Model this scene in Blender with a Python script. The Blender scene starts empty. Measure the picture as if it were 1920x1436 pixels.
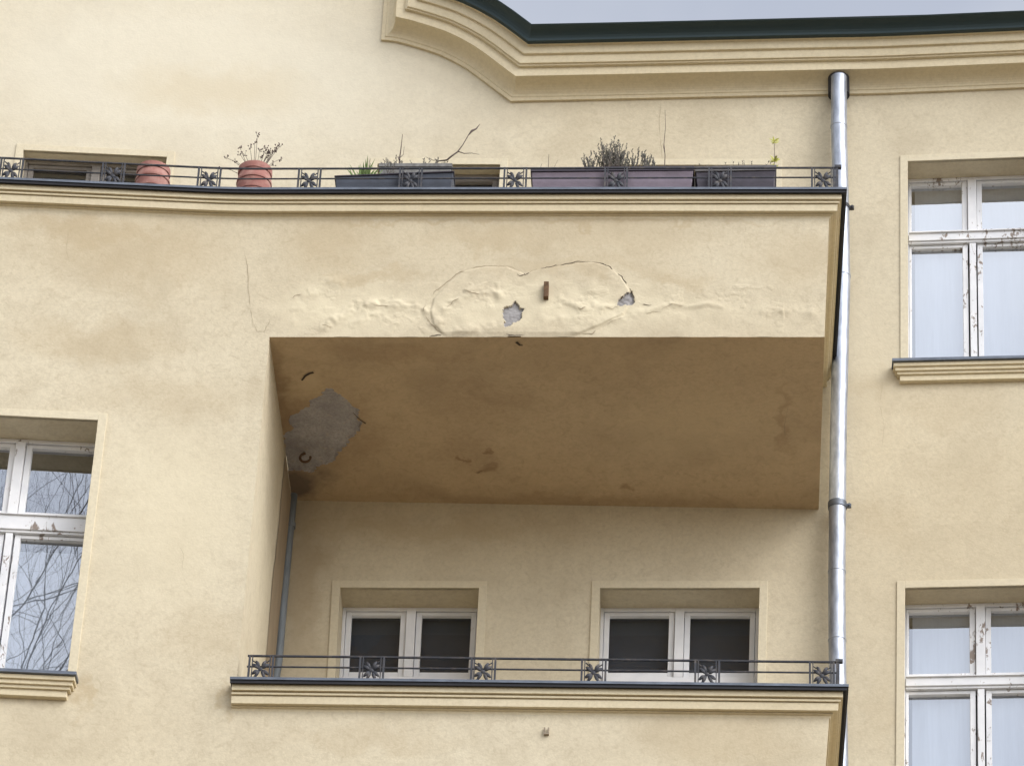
import bpy, bmesh, math, random
from mathutils import Vector, Matrix, noise
from mathutils.geometry import tessellate_polygon
random.seed(7)
scene = bpy.context.scene
COL = scene.collection

# ------------------------------------------------------------------ camera
FPX, YAW, PITCH, ROLL = 7981.56, 0.0693, 0.6201, 0.0483      # focal length in photo pixels (1920 wide), radians
EYE = 1.6
WALL = 24.07                                                   # y of the main wall
BAY = WALL - 1.941                                             # y of bay front and balcony parapets
fwd = Vector((-math.sin(YAW)*math.cos(PITCH), math.cos(YAW)*math.cos(PITCH), math.sin(PITCH)))
r0 = Vector((math.cos(YAW), math.sin(YAW), 0)); u0 = r0.cross(fwd)
RT = r0*math.cos(ROLL) + u0*math.sin(ROLL)
UP = -r0*math.sin(ROLL) + u0*math.cos(ROLL)
cam = bpy.data.objects.new('camera', bpy.data.cameras.new('camera')); COL.objects.link(cam)
M3 = Matrix((RT, UP, -fwd)).transposed()
cam.matrix_world = Matrix.Translation((0, 0, EYE)) @ M3.to_4x4()
cam.data.sensor_width = 36; cam.data.lens = FPX/1920*36
cam.data.clip_start = 0.5; cam.data.clip_end = 3000
scene.camera = cam

# ------------------------------------------------------------------ world, sun, exposure
SUN_EL, SUN_AZ = 42, 50        # azimuth: degrees to the right of the line from the wall towards the camera
world = bpy.data.worlds.new("World"); scene.world = world; world.use_nodes = True
nt = world.node_tree; nt.nodes.clear()
sky = nt.nodes.new('ShaderNodeTexSky'); sky.sky_type = 'NISHITA'; sky.sun_disc = False
sky.sun_elevation = math.radians(SUN_EL); sky.sun_rotation = math.radians(180 - SUN_AZ)
sky.air_density = 1.0; sky.dust_density = 2.5; sky.ozone_density = 1.0
hsv = nt.nodes.new('ShaderNodeHueSaturation'); hsv.inputs['Saturation'].default_value = 0.24
bg = nt.nodes.new('ShaderNodeBackground'); bg.inputs['Strength'].default_value = 0.15; hsv.inputs['Value'].default_value = 1.75
out = nt.nodes.new('ShaderNodeOutputWorld')
tc = nt.nodes.new('ShaderNodeTexCoord'); cn = nt.nodes.new('ShaderNodeTexNoise'); cn.inputs['Scale'].default_value = 5.0; cn.inputs['Detail'].default_value = 5; cn.inputs['Roughness'].default_value = 0.55
cr = nt.nodes.new('ShaderNodeValToRGB'); cr.color_ramp.elements[0].position = 0.35; cr.color_ramp.elements[0].color = (0.80, 0.83, 0.90, 1); cr.color_ramp.elements[1].position = 0.68; cr.color_ramp.elements[1].color = (1.15, 1.14, 1.12, 1)
cm = nt.nodes.new('ShaderNodeMix'); cm.data_type = 'RGBA'; cm.blend_type = 'MULTIPLY'; cm.inputs[0].default_value = 1.0       # thin uneven cloud cover
nt.links.new(tc.outputs['Generated'], cn.inputs['Vector']); nt.links.new(cn.outputs['Fac'], cr.inputs[0])
nt.links.new(sky.outputs[0], hsv.inputs['Color']); nt.links.new(hsv.outputs[0], cm.inputs[6]); nt.links.new(cr.outputs[0], cm.inputs[7]); nt.links.new(cm.outputs[2], bg.inputs['Color']); nt.links.new(bg.outputs[0], out.inputs['Surface'])
sl = bpy.data.lights.new('sun', 'SUN'); sl.energy = 0.7; sl.angle = math.radians(50); sl.color = (1.0, 0.98, 0.95)
so = bpy.data.objects.new('sun', sl); COL.objects.link(so)
sd = Vector((math.sin(math.radians(SUN_AZ))*math.cos(math.radians(SUN_EL)), -math.cos(math.radians(SUN_AZ))*math.cos(math.radians(SUN_EL)), math.sin(math.radians(SUN_EL))))
so.rotation_euler = (-sd).to_track_quat('-Z', 'Y').to_euler(); so.location = (10, 0, 40)
scene.view_settings.view_transform = 'Standard'; scene.view_settings.look = 'None'
scene.view_settings.exposure = 0.22; scene.view_settings.gamma = 1.0

# ------------------------------------------------------------------ geometry of the facade
XB, XC = -3.44, 0.85           # where the facade bends a little towards the street, left and right
TB, TC = math.tan(math.radians(3.7)), math.tan(math.radians(3.0))
def bend(x):
    def soft(t, r=0.25):
        if t <= -r: return 0.0
        if t >= r: return t
        return (t + r)**2/(4*r)
    return -TB*soft(XB - x) - TC*soft(x - XC)
def at(px, py, y):
    """point of the facade surface at depth y (unbent coordinates) seen at a photo position"""
    ray = fwd*FPX + RT*(px - 960) - UP*(py - 718)
    yy = y
    for _ in range(12):
        t = yy/ray.y; yy = y + bend(ray.x*t)
    t = yy/ray.y
    return (ray.x*t, EYE + ray.z*t)

def empty(name, loc=(0, 0, 0), label=None, cat=None, group=None):
    o = bpy.data.objects.new(name, None); COL.objects.link(o); o.location = loc; o.empty_display_size = 0.2
    if label: o['label'] = label
    if cat: o['category'] = cat
    if group: o['group'] = group
    return o

class MB:
    def __init__(s): s.v = []; s.f = []; s.m = []
    def add(s, vs, fs, mi=0):
        b = len(s.v); s.v += [tuple(v) for v in vs]; s.f += [tuple(b+i for i in f) for f in fs]; s.m += [mi]*len(fs)
    def box(s, x0, x1, y0, y1, z0, z1, mi=0):
        s.add([(x, y, z) for z in (z0, z1) for y in (y0, y1) for x in (x0, x1)],
              [(0, 2, 3, 1), (4, 5, 7, 6), (0, 1, 5, 4), (2, 6, 7, 3), (0, 4, 6, 2), (1, 3, 7, 5)], mi)
    def hexa(s, P, mi=0):      # eight corners: bottom ring front-left, front-right, back-right, back-left, then top ring
        s.add(P, [(0, 3, 2, 1), (4, 5, 6, 7), (0, 1, 5, 4), (1, 2, 6, 5), (2, 3, 7, 6), (3, 0, 4, 7)], mi)
    def tube(s, pts, rad, n=8, mi=0, caps=True):
        pts = [Vector(p) for p in pts]; k = len(pts)
        rad = rad if isinstance(rad, (list, tuple)) else [rad]*k
        rings = []; prev = None
        for i, p in enumerate(pts):
            d = (pts[min(i+1, k-1)] - pts[max(i-1, 0)]).normalized()
            a = prev - d*prev.dot(d) if prev is not None else d.orthogonal()
            if a.length < 1e-6: a = d.orthogonal()
            a.normalize(); prev = a; b = d.cross(a)
            rings.append([p + (a*math.cos(2*math.pi*j/n) + b*math.sin(2*math.pi*j/n))*rad[i] for j in range(n)])
        vs = [v for r in rings for v in r]; fs = []
        for i in range(k-1):
            for j in range(n):
                fs.append((i*n+j, i*n+(j+1) % n, (i+1)*n+(j+1) % n, (i+1)*n+j))
        if caps: fs.append(tuple(range(n))[::-1]); fs.append(tuple((k-1)*n+j for j in range(n)))
        s.add(vs, fs, mi)
    def lathe(s, prof, cx, cy, n=32, mi=0, closed=False):
        vs = [(cx + r*math.cos(2*math.pi*j/n), cy + r*math.sin(2*math.pi*j/n), z) for r, z in prof for j in range(n)]
        fs = [(i*n+j, i*n+(j+1) % n, (i+1)*n+(j+1) % n, (i+1)*n+j) for i in range(len(prof)-1) for j in range(n)]
        s.add(vs, fs, mi)
    def build(s, name, mats, parent=None, smooth=False, bent=True, label=None, recalc=True, bevel=0):
        vs = [(x, y + bend(x), z) for x, y, z in s.v] if bent else s.v
        me = bpy.data.meshes.new(name); me.from_pydata(vs, [], s.f)
        mats = mats if isinstance(mats, (list, tuple)) else [mats]
        for m in mats: me.materials.append(m)
        me.polygons.foreach_set('material_index', s.m)
        if smooth: me.polygons.foreach_set('use_smooth', [True]*len(me.polygons))
        me.update()
        if recalc or bevel:
            b = bmesh.new(); b.from_mesh(me); bmesh.ops.recalc_face_normals(b, faces=b.faces)
            b.to_mesh(me); b.free()
        o = bpy.data.objects.new(name, me); COL.objects.link(o)
        if parent: o.parent = parent
        if label: o['label'] = label
        if smooth:
            try: me.set_sharp_from_angle(angle=math.radians(40))
            except Exception: pass
        if bevel:
            bv = o.modifiers.new('bevel', 'BEVEL'); bv.width = bevel; bv.segments = 2; bv.limit_method = 'ANGLE'; bv.angle_limit = math.radians(35)
        return o

# ------------------------------------------------------------------ materials
class NT:
    def __init__(s, name):
        s.m = bpy.data.materials.new(name); s.m.use_nodes = True; s.t = s.m.node_tree
        s.b = s.t.nodes['Principled BSDF']
    def n(s, typ, **kw):
        nd = s.t.nodes.new(typ)
        for k, v in kw.items():
            if k in nd.inputs: nd.inputs[k].default_value = v
            else: setattr(nd, k, v)
        return nd
    def l(s, a, b): s.t.links.new(a, b)
    def pos(s): return s.n('ShaderNodeNewGeometry').outputs['Position']
    def noise(s, scale, detail=4, rough=0.55, vec=None, stretch=None, dist=0.0):
        v = vec or s.pos()
        if stretch:
            mp = s.n('ShaderNodeMapping'); mp.inputs['Scale'].default_value = stretch; s.l(v, mp.inputs[0]); v = mp.outputs[0]
        nd = s.n('ShaderNodeTexNoise', Scale=scale, Detail=detail, Roughness=rough, Distortion=dist); s.l(v, nd.inputs['Vector'])
        return nd.outputs['Fac']
    def ramp(s, fac, stops):
        r = s.n('ShaderNodeValToRGB'); s.l(fac, r.inputs[0]); e = r.color_ramp.elements
        e[0].position, e[0].color = stops[0][0], (*stops[0][1], 1) if isinstance(stops[0][1], tuple) else (stops[0][1],)*3 + (1,)
        e[1].position, e[1].color = stops[-1][0], (*stops[-1][1], 1) if isinstance(stops[-1][1], tuple) else (stops[-1][1],)*3 + (1,)
        for p, c in stops[1:-1]:
            x = e.new(p); x.color = (*c, 1) if isinstance(c, tuple) else (c, c, c, 1)
        return r.outputs[0]
    def mix(s, fac, a, b, blend='MIX'):
        m = s.n('ShaderNodeMix'); m.data_type = 'RGBA'; m.blend_type = blend
        for sock, val in ((m.inputs[0], fac), (m.inputs[6], a), (m.inputs[7], b)):
            if hasattr(val, 'is_linked') or hasattr(val, 'links'): s.l(val, sock)
            elif isinstance(val, tuple): sock.default_value = (*val, 1)
            else: sock.default_value = val
        return m.outputs[2]
    def bump(s, h, strength, dist=0.01, prev=None):
        b = s.n('ShaderNodeBump', Strength=strength, Distance=dist); s.l(h, b.inputs['Height'])
        if prev: s.l(prev, b.inputs['Normal'])
        return b.outputs[0]

def plaster(name, light, mid, dirt, dirt_amt=0.5, fine=0.35, blobs=()):
    t = NT(name); P = t.pos()
    big = t.noise(0.42, 3, 0.5, P)
    med = t.noise(1.7, 5, 0.62, P, stretch=(1, 1, 1.25), dist=0.4)
    sm = t.noise(9, 5, 0.65, P)
    c = t.mix(t.ramp(big, [(0.35, 0.0), (0.68, 1.0)]), mid, light)
    mask = t.ramp(med, [(0.48, 0.0), (0.72, 1.0)])
    mm = t.n('ShaderNodeMath', operation='MULTIPLY'); t.l(mask, mm.inputs[0]); mm.inputs[1].default_value = dirt_amt
    c = t.mix(mm.outputs[0], c, dirt)
    lo = t.n('ShaderNodeMath', operation='MULTIPLY'); t.l(t.ramp(sm, [(0.3, 0.0), (0.75, 1.0)]), lo.inputs[0]); lo.inputs[1].default_value = 0.22
    c = t.mix(lo.outputs[0], c, tuple(x*0.86 for x in mid))
    gr = t.noise(38, 6, 0.75, P); g2 = t.noise(15, 6, 0.7, P, dist=1.2)
    gm = t.n('ShaderNodeMath', operation='MULTIPLY'); t.l(t.ramp(gr, [(0.42, 0.0), (0.70, 1.0)]), gm.inputs[0]); gm.inputs[1].default_value = 0.42
    c = t.mix(gm.outputs[0], c, tuple(x*0.72 for x in mid))
    gm = t.n('ShaderNodeMath', operation='MULTIPLY'); t.l(t.ramp(g2, [(0.50, 0.0), (0.68, 1.0)]), gm.inputs[0]); gm.inputs[1].default_value = 0.8*dirt_amt
    c = t.mix(gm.outputs[0], c, dirt)
    # rain streaks, long and faint
    st = t.noise(3.2, 4, 0.6, P, stretch=(2.6, 2.6, 0.22))
    ss = t.n('ShaderNodeMath', operation='MULTIPLY'); t.l(t.ramp(st, [(0.55, 0.0), (0.8, 1.0)]), ss.inputs[0]); ss.inputs[1].default_value = 0.35*dirt_amt
    c = t.mix(ss.outputs[0], c, dirt)
    for bl_ in blobs:
        x, z, rx, rz, col, amt = bl_[:6]; hor = len(bl_) > 6      # patches of newer or cleaner paint, of dirt, or of painted-in haze and shade
        mp = t.n('ShaderNodeMapping'); mp.vector_type = 'POINT'
        mp.inputs['Location'].default_value = (-x/rx, -z/rz, 0) if hor else (-x/rx, 0, -z/rz); mp.inputs['Scale'].default_value = (1/rx, 1/rz, 0) if hor else (1/rx, 0, 1/rz)
        dn = t.n('ShaderNodeTexNoise', Scale=4.5, Detail=4, Roughness=0.6); t.l(P, dn.inputs['Vector'])
        ad = t.n('ShaderNodeVectorMath', operation='MULTIPLY_ADD'); t.l(dn.outputs['Color'], ad.inputs[0]); ad.inputs[1].default_value = (0.5,)*3; ad.inputs[2].default_value = (-0.25,)*3
        a2 = t.n('ShaderNodeVectorMath', operation='ADD'); t.l(P, a2.inputs[0]); t.l(ad.outputs[0], a2.inputs[1]); t.l(a2.outputs[0], mp.inputs[0])
        ln = t.n('ShaderNodeVectorMath', operation='LENGTH'); t.l(mp.outputs[0], ln.inputs[0])
        k = t.n('ShaderNodeMath', operation='MULTIPLY'); t.l(t.ramp(ln.outputs['Value'], [(0.35, 1.0), (1.0, 0.0)]), k.inputs[0]); k.inputs[1].default_value = amt
        c = t.mix(k.outputs[0], c, col)
    t.l(c, t.b.inputs['Base Color']); t.b.inputs['Roughness'].default_value = 0.92
    t.b.inputs['Specular IOR Level'].default_value = 0.2
    b1 = t.bump(t.noise(70, 4, 0.6, P), fine, 0.004)
    b2 = t.bump(t.noise(5, 4, 0.55, P), 0.25, 0.02, b1)
    t.l(b2, t.b.inputs['Normal'])
    return t.m

def simple(name, col, rough=0.7, metal=0.0, var=0.25, scale=12, bump=0.2, spec=0.5, col2=None, stretch=None, thr=(0.35, 0.7)):
    t = NT(name); f = t.noise(scale, 5, 0.6, stretch=stretch)
    c = t.mix(t.ramp(f, [(thr[0], 0.0), (thr[1], 1.0)]), col, col2 or tuple(x*(1-var) for x in col))
    t.l(c, t.b.inputs['Base Color']); t.b.inputs['Roughness'].default_value = rough; t.b.inputs['Metallic'].default_value = metal
    t.b.inputs['Specular IOR Level'].default_value = spec
    if bump: t.l(t.bump(f, bump, 0.004), t.b.inputs['Normal'])
    return t.m

CREAM, CREAM_MID, CREAM_DIRT = (0.66, 0.59, 0.44), (0.595, 0.515, 0.365), (0.385, 0.315, 0.21)
def B(px, py, y, rx, rz, col, amt):
    x, z = at(px, py, y); return (x, z, rx, rz, col, amt)
PALE, DIRTY = (0.70, 0.625, 0.45), (0.44, 0.345, 0.21)
M = {}
M['wall'] = plaster('cream_plaster', CREAM, CREAM_MID, CREAM_DIRT, 0.35,
    blobs=[B(350, 130, WALL, 3.0, 1.3, (0.73, 0.69, 0.57), 0.6), B(400, 170, WALL, 0.9, 0.3, CREAM_MID, 0.6), B(1640, 700, WALL, 0.3, 0.9, CREAM_MID, 0.5), B(1660, 720, WALL, 0.35, 0.12, DIRTY, 0.25), B(1640, 980, WALL, 0.35, 0.3, DIRTY, 0.2), B(1780, 760, WALL, 0.5, 0.25, DIRTY, 0.22), B(1640, 1330, WALL, 0.2, 0.35, DIRTY, 0.2), B(560, 1080, WALL, 0.22, 0.9, (0.36, 0.27, 0.16), 0.55), B(800, 990, WALL, 1.4, 0.14, (0.44, 0.34, 0.2), 0.35)])  # first patch paints haze into the wall, last two the loggia's shade
M['bay'] = plaster('weathered_plaster', CREAM, CREAM_MID, CREAM_DIRT, 0.42,
    blobs=[B(250, 470, BAY, 0.8, 0.45, DIRTY, 0.45), B(180, 640, BAY, 0.7, 0.22, DIRTY, 0.38), B(620, 450, BAY, 0.45, 0.3, DIRTY, 0.42),
           B(1150, 440, BAY, 1.1, 0.25, DIRTY, 0.28), B(1050, 575, BAY, 1.3, 0.22, PALE, 0.65), B(650, 580, BAY, 0.55, 0.26, PALE, 0.7),
           B(330, 740, BAY, 0.8, 0.22, DIRTY, 0.25), B(320, 960, BAY, 0.7, 0.9, PALE, 0.5), B(380, 1190, BAY, 0.3, 0.3, DIRTY, 0.25), B(1350, 1385, BAY, 0.6, 0.25, DIRTY, 0.3), B(700, 1385, BAY, 0.7, 0.12, DIRTY, 0.25), B(425, 1305, BAY, 0.05, 0.12, DIRTY, 0.5), B(1000, 414, BAY, 2.4, 0.035, DIRTY, 0.5), B(1100, 500, BAY, 0.9, 0.1, DIRTY, 0.3), B(700, 520, BAY, 0.4, 0.08, DIRTY, 0.4), B(1260, 520, BAY, 0.3, 0.08, DIRTY, 0.4), B(152, 1300, BAY, 0.07, 0.2, DIRTY, 0.5), B(150, 430, BAY, 0.6, 0.12, DIRTY, 0.45), B(1500, 480, BAY, 0.5, 0.3, DIRTY, 0.3), B(900, 450, BAY, 0.5, 0.12, DIRTY, 0.35)])
M['trim'] = plaster('cornice_plaster', (0.72, 0.635, 0.455), (0.68, 0.585, 0.40), (0.52, 0.43, 0.27), 0.35, 0.2)
M['surround'] = plaster('smooth_surround', (0.69, 0.62, 0.46), (0.64, 0.565, 0.41), (0.56, 0.48, 0.33), 0.25, 0.15)
M['bare'] = simple('bare_grey_plaster', (0.36, 0.345, 0.34), 0.95, 0, 0.3, 14, 0.5)
M['crack'] = simple('crack_dark', (0.09, 0.07, 0.055), 1.0, 0, 0.3, 30, 0, 0.1)
M['crack_soft'] = simple('hairline', (0.36, 0.29, 0.20), 1.0, 0, 0.3, 30, 0, 0.1)
M['flash'] = simple('zinc_flashing', (0.16, 0.18, 0.215), 0.45, 0.6, 0.4, 9, 0.15, 0.5, stretch=(1, 1, 4))
M['lip'] = simple('dark_drip_edge', (0.018, 0.018, 0.024), 0.6, 0.2, 0.3, 12, 0.1)
M['iron'] = simple('painted_iron', (0.045, 0.047, 0.056), 0.6, 0.2, 0.4, 22, 0.3, 0.4, col2=(0.11, 0.095, 0.085), thr=(0.5, 0.7))
M['zinc'] = simple('galvanised_pipe', (0.50, 0.535, 0.60), 0.45, 0.7, 0.5, 9, 0.35, 0.5, col2=(0.28, 0.305, 0.36), stretch=(2.6, 2.6, 0.8))
M['zinc_old'] = simple('old_grey_pipe', (0.20, 0.225, 0.24), 0.55, 0.2, 0.35, 9, 0.2, stretch=(2, 2, .5))
M['rust'] = simple('rusty_iron', (0.16, 0.09, 0.045), 0.9, 0.1, 0.5, 40, 0.5)
M['copper'] = simple('green_gutter', (0.028, 0.05, 0.055), 0.55, 0.3, 0.5, 8, 0.2, col2=(0.03, 0.05, 0.055))
M['roof'] = simple('dark_roof', (0.07, 0.05, 0.045), 0.8, 0, 0.4, 6, 0.4)
def paint(name, peel):
    t = NT(name); f = t.noise(26, 6, 0.7, stretch=(1, 1, 0.45), dist=0.6); g = t.noise(3.0, 3, 0.5)
    a = t.n('ShaderNodeMath', operation='MULTIPLY_ADD'); t.l(g, a.inputs[0]); a.inputs[1].default_value = 0.5; t.l(f, a.inputs[2])
    m = t.ramp(a.outputs[0], [(0.84 - peel, 0.0), (0.87 - peel, 1.0)])
    c = t.mix(t.ramp(t.noise(5, 3), [(0.3, 0.0), (0.7, 1.0)]), (0.80, 0.80, 0.81), (0.66, 0.67, 0.69))
    c = t.mix(m, c, (0.25, 0.20, 0.165)); t.l(c, t.b.inputs['Base Color']); t.b.inputs['Roughness'].default_value = 0.5
    inv = t.ramp(m, [(0, 1.0), (1, 0.0)]); t.l(t.bump(inv, 0.5, 0.002), t.b.inputs['Normal']); return t.m
M['paint_old'] = paint('peeling_white_paint', -0.02)
M['paint'] = paint('white_paint', -0.12)
M['weather'] = simple('weathered_wood', (0.42, 0.37, 0.32), 0.8, 0, 0.5, 20, 0.5, stretch=(0.3, 1, 3), col2=(0.72, 0.71, 0.70))
M['grey_frame'] = simple('grey_brown_frame', (0.27, 0.245, 0.22), 0.8, 0, 0.4, 20, 0.3, stretch=(0.3, 1, 3))
M['curtain'] = simple('net_curtain', (0.50, 0.53, 0.60), 0.9, 0, 0.12, 10, 0.3, stretch=(6, 6, 0.3))
M['dark'] = simple('dark_room', (0.03, 0.03, 0.034), 0.95, 0, 0.4, 2, 0)
M['blind'] = simple('roller_blind', (0.055, 0.063, 0.082), 0.9, 0, 0.2, 4, 0)
def glass(name, refl, tint=(0.9, 0.93, 0.97)):
    t = NT(name); t.t.nodes.remove(t.b)
    g = t.n('ShaderNodeBsdfGlossy'); g.inputs['Roughness'].default_value = 0.01; g.inputs['Color'].default_value = (*tint, 1)
    tr = t.n('ShaderNodeBsdfTransparent'); tr.inputs['Color'].default_value = (0.8, 0.83, 0.84, 1)
    lw = t.n('ShaderNodeFresnel', IOR=1.55)
    a = t.n('ShaderNodeMath', operation='ADD'); t.l(lw.outputs[0], a.inputs[0]); a.inputs[1].default_value = refl; a.use_clamp = True
    mx = t.n('ShaderNodeMixShader'); t.l(a.outputs[0], mx.inputs[0]); t.l(tr.outputs[0], mx.inputs[1]); t.l(g.outputs[0], mx.inputs[2])
    nb = t.bump(t.noise(2.6, 2, 0.5), 0.05, 0.01); t.l(nb, g.inputs['Normal'])
    t.l(mx.outputs[0], t.t.nodes['Material Output'].inputs['Surface']); return t.m
M['glass'] = glass('old_window_glass', 0.32)
M['glass_dark'] = glass('shaded_window_glass', 0.0)
M['terracotta'] = simple('terracotta', (0.32, 0.145, 0.12), 0.85, 0, 0.35, 14, 0.3, 0.3, col2=(0.43, 0.25, 0.21), thr=(0.42, 0.72))
M['soil'] = simple('soil', (0.06, 0.045, 0.035), 1, 0, 0.5, 60, 0.8)
M['box_blue'] = simple('blue_grey_plastic', (0.06, 0.07, 0.095), 0.6, 0, 0.35, 9, 0.15)
M['box_mauve'] = simple('faded_brown_plastic', (0.215, 0.175, 0.215), 0.6, 0, 0.25, 9, 0.15)
M['box_dark'] = simple('dark_violet_plastic', (0.07, 0.06, 0.08), 0.6, 0, 0.35, 9, 0.15)
M['rim_dark'] = simple('dark_rim_plastic', (0.04, 0.03, 0.045), 0.5, 0, 0.3, 9, 0.1)
M['rim_grey'] = simple('grey_rim_plastic', (0.13, 0.12, 0.12), 0.7, 0, 0.3, 20, 0.2)
M['rim_pale'] = simple('dusty_grey_box', (0.22, 0.215, 0.205), 0.8, 0, 0.5, 30, 0.4)
M['twig'] = simple('dry_twig', (0.13, 0.10, 0.085), 0.9, 0, 0.4, 40, 0.3)
M['seed'] = simple('dry_flower_head', (0.12, 0.075, 0.075), 0.95, 0, 0.4, 40, 0)
M['heather'] = simple('grey_green_needles', (0.10, 0.10, 0.075), 0.9, 0, 0.4, 30, 0, col2=(0.14, 0.13, 0.12))
M['green'] = simple('grass_green', (0.13, 0.20, 0.045), 0.7, 0, 0.4, 30, 0)
M['yellowgreen'] = simple('young_leaf', (0.50, 0.50, 0.10), 0.6, 0, 0.3, 30, 0)
M['bark'] = simple('bark', (0.10, 0.085, 0.07), 0.95, 0, 0.4, 12, 0.5)
M['asphalt'] = simple('asphalt', (0.055, 0.055, 0.055), 0.9, 0, 0.25, 4, 0.3)
M['paving'] = simple('stone_paving', (0.25, 0.195, 0.125), 0.9, 0, 0.25, 3, 0.3)

def H(px, py, rx, ry, col, amt):      # a toned patch on the soffit: stains, paler areas, darker edges
    ray = fwd*FPX + RT*(px - 960) - UP*(py - 718); t = (at(1000, 632, BAY)[1]-EYE)/ray.z
    return (ray.x*t, ray.y*t, rx, ry, col, amt, True)
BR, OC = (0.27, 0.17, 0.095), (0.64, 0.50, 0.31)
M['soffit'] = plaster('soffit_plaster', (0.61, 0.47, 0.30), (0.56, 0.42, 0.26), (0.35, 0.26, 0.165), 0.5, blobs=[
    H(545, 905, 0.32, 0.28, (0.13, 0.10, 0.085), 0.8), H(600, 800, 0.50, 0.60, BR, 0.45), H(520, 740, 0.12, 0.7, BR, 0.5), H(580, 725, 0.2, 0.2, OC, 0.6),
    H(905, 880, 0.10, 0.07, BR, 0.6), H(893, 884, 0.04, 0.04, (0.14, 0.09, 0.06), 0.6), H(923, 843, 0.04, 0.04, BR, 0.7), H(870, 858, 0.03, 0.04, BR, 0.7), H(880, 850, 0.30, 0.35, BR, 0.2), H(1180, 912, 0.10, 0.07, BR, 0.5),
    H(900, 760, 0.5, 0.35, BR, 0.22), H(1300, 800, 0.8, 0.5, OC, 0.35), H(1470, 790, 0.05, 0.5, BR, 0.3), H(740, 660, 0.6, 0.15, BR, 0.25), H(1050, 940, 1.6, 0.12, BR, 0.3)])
# ------------------------------------------------------------------ ground
def ground(name, x0, x1, y0, y1, z, m):
    b = MB(); b.add([(x0, y0, z), (x1, y0, z), (x1, y1, z), (x0, y1, z)], [(0, 1, 2, 3)])
    o = b.build(name, m, bent=False, recalc=False); o['kind'] = 'structure'; return o
ground('ground', -600, 600, -600, 600, -0.13, M['paving'])
ground('street', -300, 300, 6, 15, -0.126, M['asphalt'])
b = MB(); b.box(-60, 60, 15, 26.5, -0.128, 0.0); o = b.build('pavement', M['paving'], bent=False); o['kind'] = 'structure'

# ------------------------------------------------------------------ the building
house = empty('apartment_building', (0, WALL, 0), 'cream plastered old apartment house with a bay, recessed balconies and white windows', 'building')
def part(o, parent=house):
    o.parent = parent
    if parent is house: o.location = (0, -WALL, 0)      # the house empty stands at the foot of its wall
    return o
def sub(o, parent): o.parent = parent; return o

def lerp(a, b, t): return a + (b-a)*t
def xline(p, q):
    """x as a function of z through two (x, z) points"""
    return lambda z: p[0] + (q[0]-p[0])*(z-p[1])/(q[1]-p[1])
# bay corner (front edge and back edge), free end of the balconies
xb_f = xline(at(505, 632, BAY), at(447, 1240, BAY))
xb_r = xline(at(548, 938, WALL), at(517, 1250, WALL))
xr_f = xline(at(1555, 405, BAY), at(1546, 632, BAY))
xr_l = xline(at(1555, 1345, BAY), at(1552, 1415, BAY))
S_L = at(505, 632, BAY)[1]; S_R = at(1545, 632, BAY)[1]; R_L = at(548, 938, WALL)[1]; R_R = at(1535, 955, WALL)[1]
K1 = at(430, 357, BAY-0.105), at(1575, 357, BAY-0.105)       # upper cap, lower edge of its metal
K2 = at(430, 1275, BAY-0.105), at(1580, 1289, BAY-0.105)
def zk1(x): return lerp(K1[0][1], K1[1][1], (x-K1[0][0])/(K1[1][0]-K1[0][0])) if x > K1[0][0] else K1[0][1]
def zk2(x): return lerp(K2[0][1], K2[1][1], (x-K2[0][0])/(K2[1][0]-K2[0][0]))
CH = 0.152                                                   # height of cornice below the metal

def quad_px(tl, tr, bl, br, y):
    a = [at(*tl, y), at(*tr, y), at(*bl, y), at(*br, y)]
    return a
class Win:
    """an opening: four corners in wall coordinates"""
    def __init__(s, tl, tr, bl, br, y, rec, **k):
        s.c = (tl, tr, bl, br); s.y = y; s.rec = rec; s.k = k
        s.W = ((tr[0]-tl[0]) + (br[0]-bl[0]))/2; s.H = ((tl[1]-bl[1]) + (tr[1]-br[1]))/2
    def Q(s, x, z):     # metres from the top left corner (z downwards) -> wall coordinates
        u, v = x/s.W, z/s.H; tl, tr, bl, br = s.c
        X = (tl[0]*(1-u)+tr[0]*u)*(1-v) + (bl[0]*(1-u)+br[0]*u)*v
        Z = (tl[1]*(1-u)+tr[1]*u)*(1-v) + (bl[1]*(1-u)+br[1]*u)*v
        return X, Z
    def bar(s, mb, x0, x1, z0, z1, y0, y1, mi=0):
        P = []
        for z in (z1, z0):
            for x, y in ((x0, y0), (x1, y0), (x1, y1), (x0, y1)):
                X, Z = s.Q(x, z); P.append((X, y, Z))
        mb.hexa(P, mi)

wins = []
def rect_from(tlx, tly, trx, try_, blx, bly, brx, bry, y): return (at(tlx, tly, y), at(trx, try_, y), at(blx, bly, y), at(brx, bry, y))
def Wn(pts, y, rec, **k):
    w = Win(*pts, y, rec, **k); wins.append(w); return w
# right column, upper window
tl, bl = at(1702, 304, WALL), at(1703, 690, WALL)
wR1 = Wn((tl, (tl[0]+1.02, tl[1]+0.012), bl, (bl[0]+1.02, bl[1]+0.0)), WALL, 0.20, kind='old', desc='white double window with net curtains above the moulded sill')
tl = at(1697, 1103, WALL); bl = (at(1693, 1400, WALL)[0], tl[1]-1.74)
wR2 = Wn((tl, (tl[0]+1.02, tl[1]+0.005), bl, (bl[0]+1.02, bl[1])), WALL, 0.20, kind='old', ttop=0.56, th=0.135, desc='white double window at the lower right')
# bay window, seen with its right half
tr, br = at(184, 789, BAY), at(125, 1277, BAY)
tr2 = at(40, 783, BAY)
wB = Wn(((tr[0]-1.04, tr[1]+0.005), tr, (br[0]-1.04, br[1]-0.0), br), BAY, 0.25, kind='bay', desc='tall weathered window reflecting bare branches')
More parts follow.
